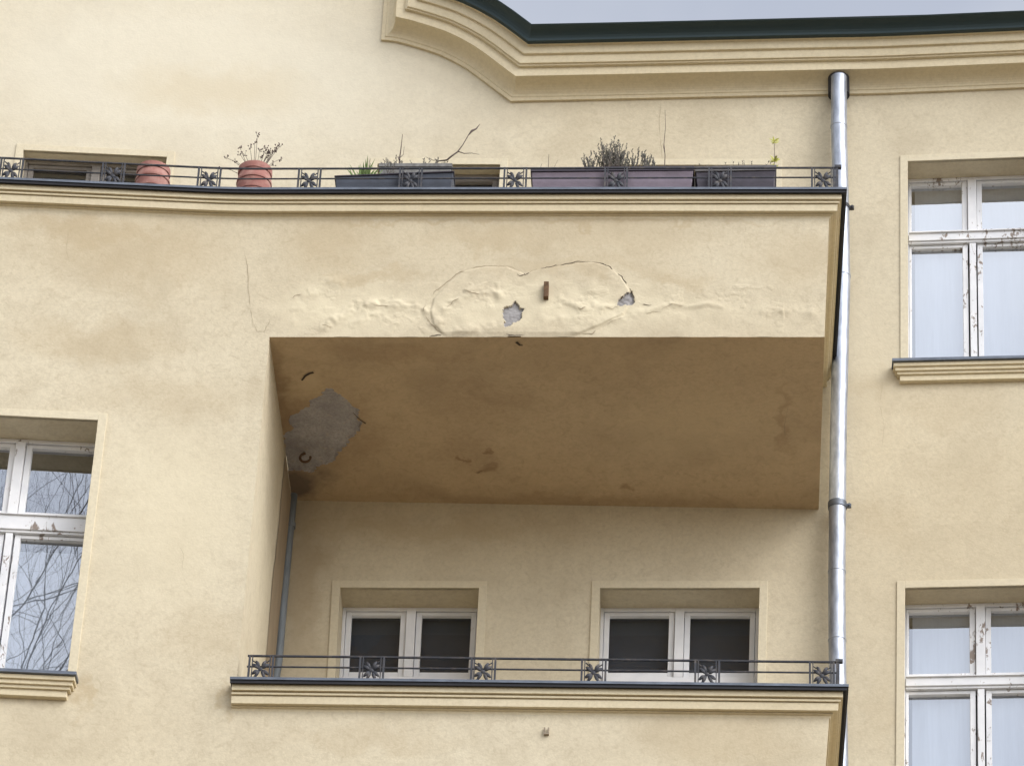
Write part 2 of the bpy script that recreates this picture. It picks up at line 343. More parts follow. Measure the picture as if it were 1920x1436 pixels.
# loggia windows
tl, tr = at(638, 1102, WALL), at(898, 1103, WALL); bl, br = at(629, 1265, WALL), at(889, 1268, WALL)
k = 1.85/(tl[1]-bl[1])
wL1 = Wn((tl, tr, (tl[0]+(bl[0]-tl[0])*k, tl[1]-1.85), (tr[0]+(br[0]-tr[0])*k, tr[1]-1.85)), WALL, 0.24, kind='dark', desc='dark casement window nearer the thin grey pipe')
tl, tr = at(1125, 1103, WALL), at(1424, 1103, WALL); bl, br = at(1119, 1275, WALL), at(1420, 1275, WALL)
wL2 = Wn((tl, tr, (tl[0]+(bl[0]-tl[0])*k, tl[1]-1.85), (tr[0]+(br[0]-tr[0])*k, tr[1]-1.85)), WALL, 0.24, kind='dark', desc='wider dark casement window towards the open end')
# windows behind the upper balcony
tl, tr = at(708, 309, WALL), at(938, 310, WALL)
wU1 = Wn((tl, tr, (tl[0]-0.01, tl[1]-1.9), (tr[0]-0.01, tr[1]-1.9)), WALL, 0.11, kind='dark', grey=True, desc='window head showing behind the grey flower box')
tl, tr = at(1160, 311, WALL), at(1452, 311, WALL)
wU2 = Wn((tl, tr, (tl[0]-0.01, tl[1]-1.9), (tr[0]-0.01, tr[1]-1.9)), WALL, 0.11, kind='dark', grey=True, desc='window hidden behind the long flower boxes')
tr = at(313, 296, WALL)
wU0 = Wn(((tr[0]-1.04, tr[1]+0.004), tr, (tr[0]-1.05, tr[1]-1.9), (tr[0]-0.01, tr[1]-1.9)), WALL, 0.11, kind='dark', grey=True, desc='window at the far left behind the railing')

def strips(mb, y, x0, x1, z0f, z1f, holes, mi=0, cuts=()):
    """a wall face between x0 and x1 with quadrilateral openings left free"""
    cols = []
    for h in sorted(holes, key=lambda h: min(p[0] for p in h.c)):
        a, c = min(p[0] for p in h.c) - 0.06, max(p[0] for p in h.c) + 0.06
        if c < x0 or a > x1: continue
        if cols and a < cols[-1][1]: cols[-1] = [cols[-1][0], max(c, cols[-1][1]), cols[-1][2] + [h]]
        else: cols.append([a, c, [h]])
    xs = sorted({x0, x1} | {q for col in cols for q in col[:2]} | {c for c in cuts if x0 < c < x1 and not any(k[0] <= c <= k[1] for k in cols)})
    for a, c in zip(xs[:-1], xs[1:]):
        col = next((k for k in cols if abs(k[0]-a) < 1e-9), None)
        if not col:
            mb.add([(a, y, z0f(a)), (c, y, z0f(c)), (c, y, z1f(c)), (a, y, z1f(a))], [(0, 1, 2, 3)], mi); continue
        hs = sorted(col[2], key=lambda h: h.c[2][1]); n_ = len(hs)
        lv = [(z0f(a), z0f(c))] + [((hs[i].c[0][1]+hs[i+1].c[2][1])/2,)*2 for i in range(n_-1)] + [(z1f(a), z1f(c))]
        for i, h in enumerate(hs):
            tl, tr, bl, br = [(p[0], y, p[1]) for p in h.c]
            BL, BR, TL, TR = (a, y, lv[i][0]), (c, y, lv[i][1]), (a, y, lv[i+1][0]), (c, y, lv[i+1][1])
            mb.add([BL, BR, TR, TL, bl, br, tr, tl], [(0, 1, 5, 4), (1, 2, 6, 5), (2, 3, 7, 6), (3, 0, 4, 7)], mi)
def reveal(mb, h, mi=0):
    tl, tr, bl, br = h.c; y0, y1 = h.y, h.y + h.rec + 0.12
    for p, q in ((tl, tr), (tr, br), (br, bl), (bl, tl)):
        mb.add([(p[0], y0, p[1]), (q[0], y0, q[1]), (q[0], y1, q[1]), (p[0], y1, p[1])], [(0, 1, 2, 3)], mi)
bcuts = [XB + 0.25*(i/4-1) for i in range(9)]; ccuts = [XC + 0.25*(i/4-1) for i in range(9)]
ccuts = [c for c in ccuts if c < 1.03] + [1.02]
cuts = bcuts + [c for c in ccuts]
# main wall
XL = at(715, 78, WALL)[0]
mb = MB()
main_h = [w for w in wins if w.y == WALL]
strips(mb, WALL, -14, 9, lambda x: 0, lambda x: 21.75, main_h, cuts=cuts)
strips(mb, WALL, -14, XL, lambda x: 21.75, lambda x: 28.0, [], cuts=bcuts)
strips(mb, WALL, XL, -2.1, lambda x: 21.75, lambda x: 22.1, [])
for w in main_h: reveal(mb, w)
part(mb.build('wall', M['wall'], bent=True, recalc=False))

# eaves cornice that sweeps up in a hollow curve towards the gable
eave_px = [(715, 78), (738, 80), (760, 85), (800, 97), (826, 106), (851, 118), (874, 131), (894, 145), (915, 161), (936, 177), (958, 193)]
curve = [Vector(at(a, b_, WALL)) for a, b_ in eave_px]
ER = [at(958, 193, WALL), at(1555, 180, WALL), at(1880, 169, WALL)]
def zeave(x):
    (xa, za), (xb_, zb), (xc_, zc_) = ER
    if x < xb_: return lerp(za, zb, (x-xa)/(xb_-xa))
    return lerp(zb, zc_, (x-xb_)/(xc_-xb_))
def offset_curve(p):
    pts = []
    ext = [curve[0] - (curve[1]-curve[0])*6] + curve + [curve[-1] + (curve[-1]-curve[-2])*12]
    for i, c in enumerate(ext):
        d = (ext[min(i+1, len(ext)-1)] - ext[max(i-1, 0)]).normalized(); n = Vector((-d.y, d.x)); pts.append(c + n*p)
    # densify
    den = []
    for a, c in zip(pts[:-1], pts[1:]):
        for k in range(20): den.append(a.lerp(c, k/20))
    xl = curve[0].x + p
    res = [q for q in den if q.x >= xl and q.y >= zeave(q.x) + p]
    # resample evenly
    L = [0]
    for a, c in zip(res[:-1], res[1:]): L.append(L[-1] + (c-a).length)
    outp = []; N = 28
    for k in range(N+1):
        t = L[-1]*k/N; i = max(j for j in range(len(L)) if L[j] <= t + 1e-9); i = min(i, len(res)-2)
        f = (t-L[i])/max(L[i+1]-L[i], 1e-9); outp.append(res[i].lerp(res[i+1], f))
    return outp
def eave_sweep(prof, name, mat, parent, smooth=False):
    rows = []
    xe = [-1.0, 0.0, 0.6] + ccuts + [1.3, 2.5, 5, 9]; xe = sorted(set(xe))
    for p, o in prof:
        row = [(curve[0].x + p, 27.0 - p*0)] + [(q.x, q.y) for q in offset_curve(p)] + [(x, zeave(x) + p) for x in xe]
        rows.append([(x, WALL - o, z) for x, z in row])
    mb = MB(); n = len(rows[0])
    for i in range(len(rows)-1):
        mb.add(rows[i] + rows[i+1], [(j, j+1, n+j+1, n+j) for j in range(n-1)])
    return mb.build(name, mat, parent, recalc=False)
prof = [(0, 0), (0, 0.022), (0.026, 0.024), (0.030, 0.030)]
for k in range(1, 9):
    a = k/8*math.pi/2; prof.append((0.030 + 0.075*math.sin(a), 0.030 + 0.115*(1-math.cos(a))))
prof += [(0.108, 0.170), (0.178, 0.172), (0.180, 0.197), (0.192, 0.198), (0.193, 0.212), (0.203, 0.214), (0.262, 0.216), (0.264, 0.236), (0.272, 0.238), (0.33, 0.242), (0.332, 0.262)]
prof = [(-0.0, -0.01)] + prof
ec = part(eave_sweep(prof, 'eaves_cornice', M['trim'], None))
gprof = [(0.3325, 0.255), (0.3325, 0.30)] + [(0.3325 + 0.07*math.sin(k/6*math.pi/2), 0.30 + 0.09*(1-math.cos(k/6*math.pi/2))) for k in range(1, 7)] + [(0.41, 0.395), (0.41, 0.20)]
g = eave_sweep(gprof, 'gutter', M['copper'], None); sub(g, ec)
mb = MB(); mb.add([(-2.0, WALL-0.15, 21.95), (9, WALL-0.15, 22.0), (9, WALL+6, 26.2), (-2.0, WALL+6, 26.2)], [(0, 1, 2, 3)])
part(mb.build('roof', M['roof'], recalc=False))

# ---------------------------------------------------------------- bay and balconies
relief_x0 = at(455, 600, BAY)[0]
def seg_d(px, pz, a, c):
    vx, vz = c[0]-a[0], c[1]-a[1]; t = max(0, min(1, ((px-a[0])*vx + (pz-a[1])*vz)/(vx*vx+vz*vz)))
    return math.hypot(px-a[0]-t*vx, pz-a[1]-t*vz)
def PX(lst, y=BAY): return [at(a, c, y) for a, c in lst]
ridges = [  # polylines of worn stucco relief: points, height, width
    (PX([(610, 610), (640, 590), (665, 577), (700, 571), (745, 570), (775, 573), (800, 585)]), 0.024, 0.030),
    (PX([(555, 600), (560, 575), (580, 550), (612, 525), (640, 530)]), 0.010, 0.045),
    (PX([(835, 580), (850, 566), (872, 552), (905, 549), (935, 556)]), 0.022, 0.028),
    (PX([(820, 610), (850, 620), (900, 618), (935, 608)]), 0.012, 0.035),
    (PX([(660, 612), (690, 595), (720, 590)]), 0.014, 0.03),
    (PX([(1050, 566), (1075, 572), (1095, 578), (1112, 570)]), 0.016, 0.022),
    (PX([(1055, 596), (1075, 597), (1100, 605)]), 0.012, 0.022),
    (PX([(1130, 578), (1150, 575)]), 0.014, 0.02),
    (PX([(1215, 583), (1255, 571), (1290, 574), (1330, 570), (1355, 575)]), 0.012, 0.018),
    (PX([(1420, 588), (1470, 583), (1520, 586)]), 0.010, 0.03),
    (PX([(1080, 625), (1120, 612), (1160, 596), (1200, 588)]), 0.010, 0.03),
]
medal = PX([(806, 585), (812, 560), (840, 530), (870, 508), (910, 500), (950, 500), (985, 514), (1010, 505), (1060, 496), (1110, 491), (1140, 498), (1165, 518), (1180, 543),
            (1186, 562), (1170, 590), (1130, 610), (1080, 630), (1000, 640), (900, 640), (835, 632), (812, 612)])
def inside(x, z, poly):
    c = False; j = len(poly)-1
    for i in range(len(poly)):
        if (poly[i][1] > z) != (poly[j][1] > z) and x < (poly[j][0]-poly[i][0])*(z-poly[i][1])/(poly[j][1]-poly[i][1]) + poly[i][0]: c = not c
        j = i
    return c
def edge_d(x, z, poly): return min(seg_d(x, z, poly[i-1], poly[i]) for i in range(len(poly)))
holes_px = [[(942, 583), (950, 576), (958, 575), (965, 567), (972, 573), (980, 583), (977, 600), (962, 608), (948, 615), (944, 598)],
            [(1158, 566), (1168, 557), (1182, 545), (1187, 553), (1192, 566), (1184, 571), (1168, 574), (1157, 573)]]
holes = [PX(h) for h in holes_px]
def disp(x, z):
    h = 0.0
    for pts, A, w in ridges:
        if x < min(p[0] for p in pts)-4*w or x > max(p[0] for p in pts)+4*w: continue
        d = min(seg_d(x, z, pts[i], pts[i+1]) for i in range(len(pts)-1))
        if d < 3*w: h += 0.5*A*math.exp(-(d/(w*1.25))**2)*max(0, 0.7 + 1.6*noise.noise((x*9, 3.1, z*9)) + 0.5*noise.noise((x*30, 8.1, z*30)))
    if -2.1 < x < -0.4 and inside(x, z, medal):
        d = edge_d(x, z, medal); h += 0.009*min(1, d/0.012) + 0.004*noise.noise((x*6, 7, z*6))
        h += 0.006*max(0, noise.noise((x*9, 17.3, z*12)))*min(1, d/0.06)
    w = max(0, 1-abs(z-at(900, 580, BAY)[1])/0.28)
    h += 0.006*noise.noise((x*4, 2.2, z*5))*w + 0.003*noise.noise((x*11, 9.2, z*11))*w
    if in_hole(x, z): h -= 0.016 - 0.004*noise.noise((x*60, 0, z*60))
    elif -2.9 < x < 0.2 and w > 0.25:      # flaking edges: thin layers of paint that end in small steps
        q = noise.noise((x*7+3, 11.0, z*9)) + 0.5*noise.noise((x*22, 4.0, z*26)); am = max(0, min(1, 0.5 + 2.2*noise.noise((x*2.3, 21.0, z*3)))); h += am*(0.0018*(q > 0.15) + 0.002*(q > 0.42))
    return h
def in_hole(x, z):
    if not (holes_bb[0] < x < holes_bb[1]): return False
    xx = x + 0.012*noise.noise((x*32, 0, z*32)) + 0.006*noise.noise((x*80, 0, z*80)); zz = z + 0.012*noise.noise((x*32, 9, z*32)) + 0.006*noise.noise((x*80, 5, z*80))
    return any(inside(xx, zz, hh) for hh in holes)
holes_bb = (min(p[0] for h in holes for p in h)-0.05, max(p[0] for h in holes for p in h)+0.05)

def bay_top(x): return zk1(x) - CH + 0.02
mb = MB()
zlow = lambda x: 0.0
xsplit_z = S_L
# front of the bay: below the soffit line to the left of the corner; skewed right edge handled as its own polygons
xin = relief_x0
strips(mb, BAY, -14, xin, zlow, bay_top, [wB], cuts=bcuts)
z_a = S_L; z_b = zk2(-3.3) - CH
zz = [0.0, z_b, z_a]
mb.add([(xin, BAY, 0), (xb_f(z_b), BAY, 0), (xb_f(z_b), BAY, z_b), (xb_f(z_a), BAY, z_a), (xin, BAY, z_a)], [(0, 1, 2, 3, 4)])
# side of the bay
for a, c in ((z_b-0.3, z_a),):
    n = 8
    for k in range(n):
        t0, t1 = k/n, (k+1)/n
        def P(t, z): return (lerp(xb_f(z), xb_r(z), t), lerp(BAY, WALL, t), z)
        mb.add([P(t0, a), P(t1, a), P(t1, lerp(z_a, R_L, t1)), P(t0, lerp(z_a, R_L, t0))], [(0, 1, 2, 3)])
mb.add([(xb_f(z_b), BAY, 0), (xb_r(z_b), WALL, 0), (xb_r(z_b-0.3), WALL, z_b-0.3), (xb_f(z_b-0.3), BAY, z_b-0.3), (xb_f(z_b), BAY, z_b-0.3)], [(0, 1, 2, 3, 4)])
reveal(mb, wB)
bay = part(mb.build('bay', M['bay'], recalc=False))
t_ = NT('shade_plaster'); P_ = t_.pos()
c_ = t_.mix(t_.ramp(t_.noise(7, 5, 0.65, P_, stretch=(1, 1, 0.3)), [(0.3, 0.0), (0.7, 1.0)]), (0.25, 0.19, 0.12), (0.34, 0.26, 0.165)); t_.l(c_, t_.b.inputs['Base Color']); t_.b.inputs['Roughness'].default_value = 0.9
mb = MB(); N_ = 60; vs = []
for k in range(N_+1):      # deep shade painted as a ragged dark sheet on the wall behind the thin pipe
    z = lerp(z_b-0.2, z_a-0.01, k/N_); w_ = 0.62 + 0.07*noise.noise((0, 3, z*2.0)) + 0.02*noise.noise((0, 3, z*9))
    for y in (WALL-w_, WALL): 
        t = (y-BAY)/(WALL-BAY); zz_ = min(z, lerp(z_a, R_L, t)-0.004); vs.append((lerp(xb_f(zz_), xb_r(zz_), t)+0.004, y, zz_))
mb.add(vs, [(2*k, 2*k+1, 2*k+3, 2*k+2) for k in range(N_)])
sub(mb.build('shade_sheet', t_.m, recalc=False), bay)

# upper balcony: parapet with worn relief, soffit, end face
mb = MB()
xA, xE = xin, None
NX, NZ = 760, 170
rows = []
for j in range(NZ+1):
    row = []
    for i in range(NX+1):
        s = i/NX
        zt = 0; x = lerp(xin, xr_f(S_R), s)
        z0 = S_L if x < xb_f(S_L) else lerp(S_L, S_R, (x-xb_f(S_L))/(xr_f(S_R)-xb_f(S_L)))
        if i == 0: z0 = S_L
        z1 = zk1(x) - CH + 0.02
        z = lerp(z0, z1, j/NZ)
        x2 = lerp(xin, xr_f(z), s)
        f = min(1, j/6, (NZ-j)/12, i/12, (NX-i)/12)
        ch = 0.0
        if j == 0: ch = 0.004*max(0, noise.noise((x*7, 0, 0))) + (0.012 if abs(x-at(965, 632, BAY)[0]) < 0.04 else 0)   # chipped lower edge
        row.append((x2, BAY - disp(x2, z)*f, z + ch))
    rows.append(row)
vs = [p for r in rows for p in r]
mb.add(vs, [(j*(NX+1)+i, j*(NX+1)+i+1, (j+1)*(NX+1)+i+1, (j+1)*(NX+1)+i) for j in range(NZ) for i in range(NX)])
for q in range(NX*NZ):
    j, i = divmod(q, NX); p = vs[(j)*(NX+1)+i]
    if in_hole(p[0]+0.003, p[2]+0.003): mb.m[q] = 1
par1 = part(mb.build('balcony_parapet', [M['bay'], M['bare']], smooth=True, recalc=False, label='balcony front with worn stucco ornament, cracks and bare patches'))
def balcony_rest(zc, S_, R_, xf, name):
    """soffit, end face, inner side and floor of a balcony; S_ = (z front left, z front right), R_ = back"""
    mb = MB()
    fl, fr = (xb_f(S_[0]), BAY, S_[0]), (xf(S_[1]), BAY, S_[1])
    rr, rl = (xr_b, WALL, R_[1]), (xb_r(R_[0]) , WALL, R_[0])
    n = 24
    g = [[None]*(n+1) for _ in range(n+1)]
    for i in range(n+1):
        for j in range(n+1):
            u, v = i/n, j/n
            p = Vector(fl).lerp(Vector(fr), u).lerp(Vector(rl).lerp(Vector(rr), u), v); g[i][j] = p
    return mb, g
xr_b = at(1535, 955, WALL)[0]
mb, g = balcony_rest(None, (S_L, S_R), (R_L, R_R), xr_f, 'soffit'); n = 24
def soffit_z(x, y):
    v = (y-BAY)/(WALL-BAY); a = g[0][0].lerp(g[0][n], v); c = g[n][0].lerp(g[n][n], v); u = (x-a.x)/(c.x-a.x); return a.lerp(c, u).z
def at_soffit(px, py, dz=0.003):
    ray = fwd*FPX + RT*(px-960) - UP*(py-718); z = S_L
    for _ in range(10):
        t = (z-EYE)/ray.z; z = soffit_z(ray.x*t, ray.y*t)
    return Vector((ray.x*t, ray.y*t, z-dz))
patch_px = [(600, 745), (612, 728), (634, 733), (652, 745), (660, 768), (686, 792), (672, 812), (640, 838), (622, 862), (600, 872), (580, 884), (540, 884), (531, 862), (533, 822), (545, 795), (562, 772), (580, 752)]
patch = [tuple(at_soffit(a, c, 0)[:2]) for a, c in patch_px]
def in_patch(x, y):
    if x > -1.9: return False
    a = 0.045; xx = x + a*noise.noise((x*9, y*9, 0)) + 0.02*noise.noise((x*35, y*35, 3)); yy = y + a*noise.noise((x*9, y*9, 7)) + 0.02*noise.noise((x*35, y*35, 9))
    return inside(xx, yy, patch)
GX, GY = 420, 210; vs = []; flags = []
fl_, fr_, rl_, rr_ = g[0][0], g[n][0], g[0][n], g[n][n]
for i in range(GX+1):
    for j in range(GY+1):
        u = (i/GX)**1.5; v = j/GY; p = fl_.lerp(fr_, u).lerp(rl_.lerp(rr_, u), v)
        ed = min(1, u*30, (1-u)*30, v*20, (1-v)*20)
        z = p.z + ed*(0.004*noise.noise((p.x*3, p.y*3, 5)) + 0.0015*noise.noise((p.x*14, p.y*14, 5)))
        hit = in_patch(p.x, p.y)
        if hit: z += 0.012 + 0.003*noise.noise((p.x*50, p.y*50, 0))
        flags.append(hit); vs.append((p.x, p.y, z))
mb.add(vs, [(i*(GY+1)+j, (i+1)*(GY+1)+j, (i+1)*(GY+1)+j+1, i*(GY+1)+j+1) for i in range(GX) for j in range(GY)])
for q in range(GX*GY):
    i, j = divmod(q, GY)
    if flags[i*(GY+1)+j]: mb.m[q] = 1
t_ = NT('bare_soffit_render'); P_ = t_.pos()
c_ = t_.mix(t_.ramp(t_.noise(6, 5, 0.65, P_), [(0.35, 0.0), (0.65, 1.0)]), (0.50, 0.475, 0.465), (0.34, 0.315, 0.31))
c_ = t_.mix(t_.ramp(t_.noise(55, 5, 0.7, P_), [(0.45, 0.0), (0.7, 0.7)]), c_, (0.26, 0.23, 0.23))
c_ = t_.mix(t_.ramp(t_.noise(14, 4, 0.6, P_, dist=2.0), [(0.60, 0.0), (0.72, 0.6)]), c_, (0.55, 0.45, 0.33))
t_.l(c_, t_.b.inputs['Base Color']); t_.b.inputs['Roughness'].default_value = 1; t_.l(t_.bump(t_.noise(60, 5, 0.7, P_), 0.8, 0.01), t_.b.inputs['Normal'])
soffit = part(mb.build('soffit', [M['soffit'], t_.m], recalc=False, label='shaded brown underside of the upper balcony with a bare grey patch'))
def soffit_pt(u, v, dz=0.0): 
    p = g[0][0].lerp(g[n][0], u).lerp(g[0][n].lerp(g[n][n], u), v); return Vector((p.x, p.y, p.z-dz))
ZT1 = zk1(0) + 0.03
mb = MB()
# end face, floor, inner parapet face, all closed
mb.add([(xr_f(S_R), BAY, S_R), (xr_b, WALL, R_R), (xr_b, WALL, zk1(0)), (xr_f(zk1(0)), BAY, zk1(0))], [(0, 1, 2, 3)])
mb.add([(xb_f(S_L)-0.3, BAY+0.28, zk1(0)), (xr_f(S_R), BAY+0.28, zk1(0)), (xr_f(S_R), BAY+0.28, S_R+0.25), (xb_f(S_L)-0.3, BAY+0.28, S_R+0.25)], [(0, 1, 2, 3)])
mb.add([(-14, BAY+0.28, S_R+0.25), (xr_f(S_R), BAY+0.28, S_R+0.25), (xr_f(S_R), WALL, S_R+0.25), (-14, WALL, S_R+0.25)], [(0, 1, 2, 3)])
part(mb.build('balcony_slab', M['bay'], recalc=False))
# lower balcony
mb = MB()
LZ = 1.02
x0 = xb_f(z_b); x1 = xr_l(13.3)
mb.add([(x0, BAY, zk2(x0)-CH-LZ), (x1, BAY, zk2(x1)-CH-LZ), (xr_l(zk2(x1)-CH+0.02), BAY, zk2(x1)-CH+0.02), (x0, BAY, zk2(x0)-CH+0.02)], [(0, 1, 2, 3)])
zt = zk2(x1)-CH+0.02
mb.add([(x1, BAY, zk2(x1)-CH-LZ), (x1-0.05, WALL, zk2(x1)-CH-LZ), (x1-0.05, WALL, zt), (xr_l(zt), BAY, zt)], [(0, 1, 2, 3)])
zf = zk2(0) - 0.75
mb.add([(x0, BAY+0.28, zk2(0)), (x1, BAY+0.28, zk2(0)), (x1, BAY+0.28, zf), (x0, BAY+0.28, zf)], [(0, 1, 2, 3)])
mb.add([(x0, BAY+0.28, zf), (x1, BAY+0.28, zf), (x1-0.05, WALL, zf), (x0, WALL, zf)], [(0, 1, 2, 3)])
zs2 = zk2(0)-CH-LZ
mb.add([(x0, BAY, zs2), (x1, BAY, zs2), (x1-0.05, WALL, zs2), (x0, WALL, zs2)], [(0, 1, 2, 3)])
part(mb.build('balcony_parapet', M['bay'], recalc=False, label='plain plastered front of the lower balcony'))

# cornices with metal caps
def plan_sweep(path, zf, prof, name, mat, cap0=False, cap1=False):
    """path: list of (x, y) along the foot; outward is to the right of travel"""
    n = len(path); rows = []
    for (o_, dz) in prof:
        row = []
        for i, (x, y) in enumerate(path):
            a = Vector(path[max(i-1, 0)]); c = Vector((x, y)); d = Vector(path[min(i+1, n-1)])
            d1 = (c-a).normalized() if i else (d-c).normalized(); d2 = (d-c).normalized() if i < n-1 else d1
            n1, n2 = Vector((d1.y, -d1.x)), Vector((d2.y, -d2.x)); m = (n1+n2)
            m = m/(m.dot(n1)) if m.length > 1e-6 else n1
            q = c + m*o_; row.append((q.x, q.y, zf(x) + dz))
        rows.append(row)
    mb = MB()
    for i in range(len(rows)-1):
        mb.add(rows[i]+rows[i+1], [(j, j+1, n+j+1, n+j) for j in range(n-1)])
    if cap0: mb.add([r[0] for r in rows], [tuple(range(len(rows)))])
    if cap1: mb.add([r[-1] for r in rows], [tuple(range(len(rows)))])
    return mb.build(name, mat, recalc=False)
# moulding: measured from the lower edge of the metal
mould = [(-0.02, -0.004), (0.072, -0.004), (0.074, -0.010), (0.074, -0.046), (0.046, -0.047), (0.046, -0.056), (0.062, -0.056), (0.060, -0.068), (0.032, -0.069), (0.032, -0.076)]
mould += [(0.049 - 0.004*k/5, -0.074 - 0.012*k) for k in range(0, 5)] + [(0.045, -0.124), (0.014, -0.124), (0.020, -0.134), (0.004, -0.138), (0.0, -0.152), (-0.02, -0.152)]
metal = [(-0.33, 0.05), (0.098, 0.030), (0.108, 0.026), (0.108, 0.008)]
lip = [(0.108, 0.008), (0.100, 0.007), (0.099, -0.012), (0.092, -0.013), (0.092, 0.002), (-0.02, 0.002)]
path1 = [(-14, BAY), (-8, BAY)] + [(c, BAY) for c in bcuts] + [(-2.5, BAY), (-1, BAY), (xr_f(zk1(0)), BAY), (xr_f(zk1(0))-0.03, WALL)]
c1 = part(plan_sweep(path1, zk1, mould, 'balcony_cornice', M['trim'], label_ if False else False)) if False else None
def cornice(path, zf, cap0, label):
    o = plan_sweep(path, zf, mould, 'balcony_cornice', M['trim'], cap0=cap0); part(o); o['label'] = label
    l_ = plan_sweep([(path[0][0]-(0.010 if cap0 else 0), path[0][1])] + path[1:], zf, lip, 'drip_edge', M['lip'], cap0=cap0); sub(l_, o)
    m_ = plan_sweep([(path[0][0]-(0.012 if cap0 else 0), path[0][1])] + path[1:], zf, metal, 'metal_cap', M['flash'], cap0=cap0); sub(m_, o)
    return o
c1 = cornice(path1, zk1, False, 'upper moulded cornice running on over the bay')
xl2 = at(434, 1290, BAY-0.08)[0]
path2 = [(xl2, BAY), (-2.5, BAY), (-1, BAY), (xr_l(zk2(0)), BAY), (xr_l(zk2(0))-0.03, WALL)]
c2 = cornice(path2, zk2, True, 'lower moulded cornice ending at the bay corner')

# ---------------------------------------------------------------- windows
def build_window(w, xm=None):
    W, H, y = w.W, w.H, w.y + w.rec; kd = w.k['kind']; xm = xm or W/2
    old = kd in ('old', 'bay'); fm = M['grey_frame'] if w.k.get('grey') else M['paint_old'] if old else M['paint']
    tr = w.k.get('ttop', {'old': 0.486, 'bay': 0.567, 'dark': 0.525}[kd])       # top of the transom
    th = w.k.get('th', {'old': 0.135, 'bay': 0.175, 'dark': 0.15}[kd])
    sj, hd, mw = {'old': 0.012, 'bay': 0.014, 'dark': 0.022}[kd], 0.026, 0.062
    so_ = {'old': 0.022, 'bay': 0.026, 'dark': 0.038}[kd]
    mb = MB()
    w.bar(mb, 0, sj, 0, H, y, y+0.09); w.bar(mb, W-sj, W, 0, H, y, y+0.09)
    w.bar(mb, sj, W-sj, 0, hd, y, y+0.09); w.bar(mb, sj, W-sj, H-0.04, H, y, y+0.09)
    w.bar(mb, xm-mw/2, xm+mw/2, hd, tr+0.03, y-0.012, y+0.085)
    w.bar(mb, xm-mw/2+0.008, xm+mw/2-0.008, tr+th-0.02, H-0.04, y-0.004, y+0.085)
    if kd != 'dark':   # moulded transom
        w.bar(mb, sj, W-sj, tr+0.032, tr+th-0.04, y-0.022, y+0.085)
        w.bar(mb, sj, W-sj, tr+0.024, tr+0.032, y-0.036, y+0.085)
        w.bar(mb, sj, W-sj, tr+th-0.04, tr+th-0.022, y-0.010, y+0.085)
    else:
        w.bar(mb, sj, W-sj, tr+0.03, tr+th-0.02, y-0.012, y+0.085)
    fr = part(mb.build('window', fm, bevel=0.003, label=w.k['desc']))
    # sashes, each with its glass
    st = 0.040
    for a, c in ((sj, xm-mw/2), (xm+mw/2, W-sj)):
        for t0, t1, nm in ((hd, tr+0.024, 'upper'), (tr+th-0.022, H-0.04, 'lower')):
            s_ = MB(); f0 = y+0.014
            sa, sc = (so_, st) if a == sj else (st, so_)
            w.bar(s_, a+0.003, a+sa, t0+0.003, t1-0.003, f0, f0+0.045); w.bar(s_, c-sc, c-0.003, t0+0.003, t1-0.003, f0, f0+0.045)
            w.bar(s_, a+sa, c-sc, t0+0.003, t0+0.028, f0+0.001, f0+0.044); w.bar(s_, a+sa, c-sc, t1-st-0.004, t1-0.003, f0+0.001, f0+0.044)
            sub(s_.build('sash', fm, bevel=0.003), fr)
            p_ = MB(); X = [w.Q(a+sa-0.006, t0+0.022), w.Q(c-sc+0.006, t0+0.022), w.Q(c-sc+0.006, t1-st+0.002), w.Q(a+sa-0.006, t1-st+0.002)]
            yg = f0+0.036; tilt = random.uniform(-0.003, 0.003)
            p_.add([(X[0][0], yg+tilt, X[0][1]), (X[1][0], yg, X[1][1]), (X[2][0], yg, X[2][1]), (X[3][0], yg+tilt, X[3][1])], [(0, 1, 2, 3)])
            sub(p_.build('pane', M['glass'] if old else M['glass_dark'], recalc=False), fr)
    # curtains and the room behind
    if kd in ('old', 'bay'):
        c_ = MB(); N = 120
        for (xa, xe) in ((0.06, xm-0.05), (xm+0.05, W-0.06)):
            for z0, z1 in (((0.02, tr+0.05),) if kd == 'old' else ()) + ((tr+th-0.03+(0.09 if kd == 'bay' else 0), H-0.03),):  # the bay's curtain is added to lighten its reflecting lower panes
                pts = []
                for i in range(N+1):
                    x = lerp(xa, xe, i/N); ph = x*31 + 5*noise.noise((x*5+xa, z0*3, 0)); yy = y + 0.084 + 0.006*math.sin(ph)*(0.4+0.8*abs(noise.noise((x*4, 5, xa)))) + 0.006*noise.noise((x*9, 0, xa*5))
                    for z in (z0, z1):
                        X, Z = w.Q(x, z); pts.append((X, yy, Z))
                c_.add(pts, [(2*i, 2*i+2, 2*i+3, 2*i+1) for i in range(N)])
        sub(c_.build('curtain', M['curtain'], smooth=True, recalc=False), fr)
    r_ = MB(); y2 = y + 0.09
    cs = [w.Q(0, 0), w.Q(W, 0), w.Q(W, H), w.Q(0, H)]
    F_ = [(p[0], y2, p[1]) for p in cs]; K_ = [(p[0]+dx, y2+1.6, p[1]+dz) for p, (dx, dz) in zip(cs, ((-.6, .25), (.6, .25), (.6, -.5), (-.6, -.5)))]
    r_.add(F_+K_, [(0, 1, 5, 4), (1, 2, 6, 5), (2, 3, 7, 6), (3, 0, 4, 7), (4, 5, 6, 7)])
    sub(r_.build('room_interior', M['dark'], recalc=False), fr)
    if kd == 'dark':
        bl_ = MB(); w.bar(bl_, 0.01, W-0.01, 0.02, tr+0.2, y+0.10, y+0.12); sub(bl_.build('blind', M['blind']), fr)
    # flat raised band round the opening
    s_ = MB(); bw, t = (0.055, 0.010)
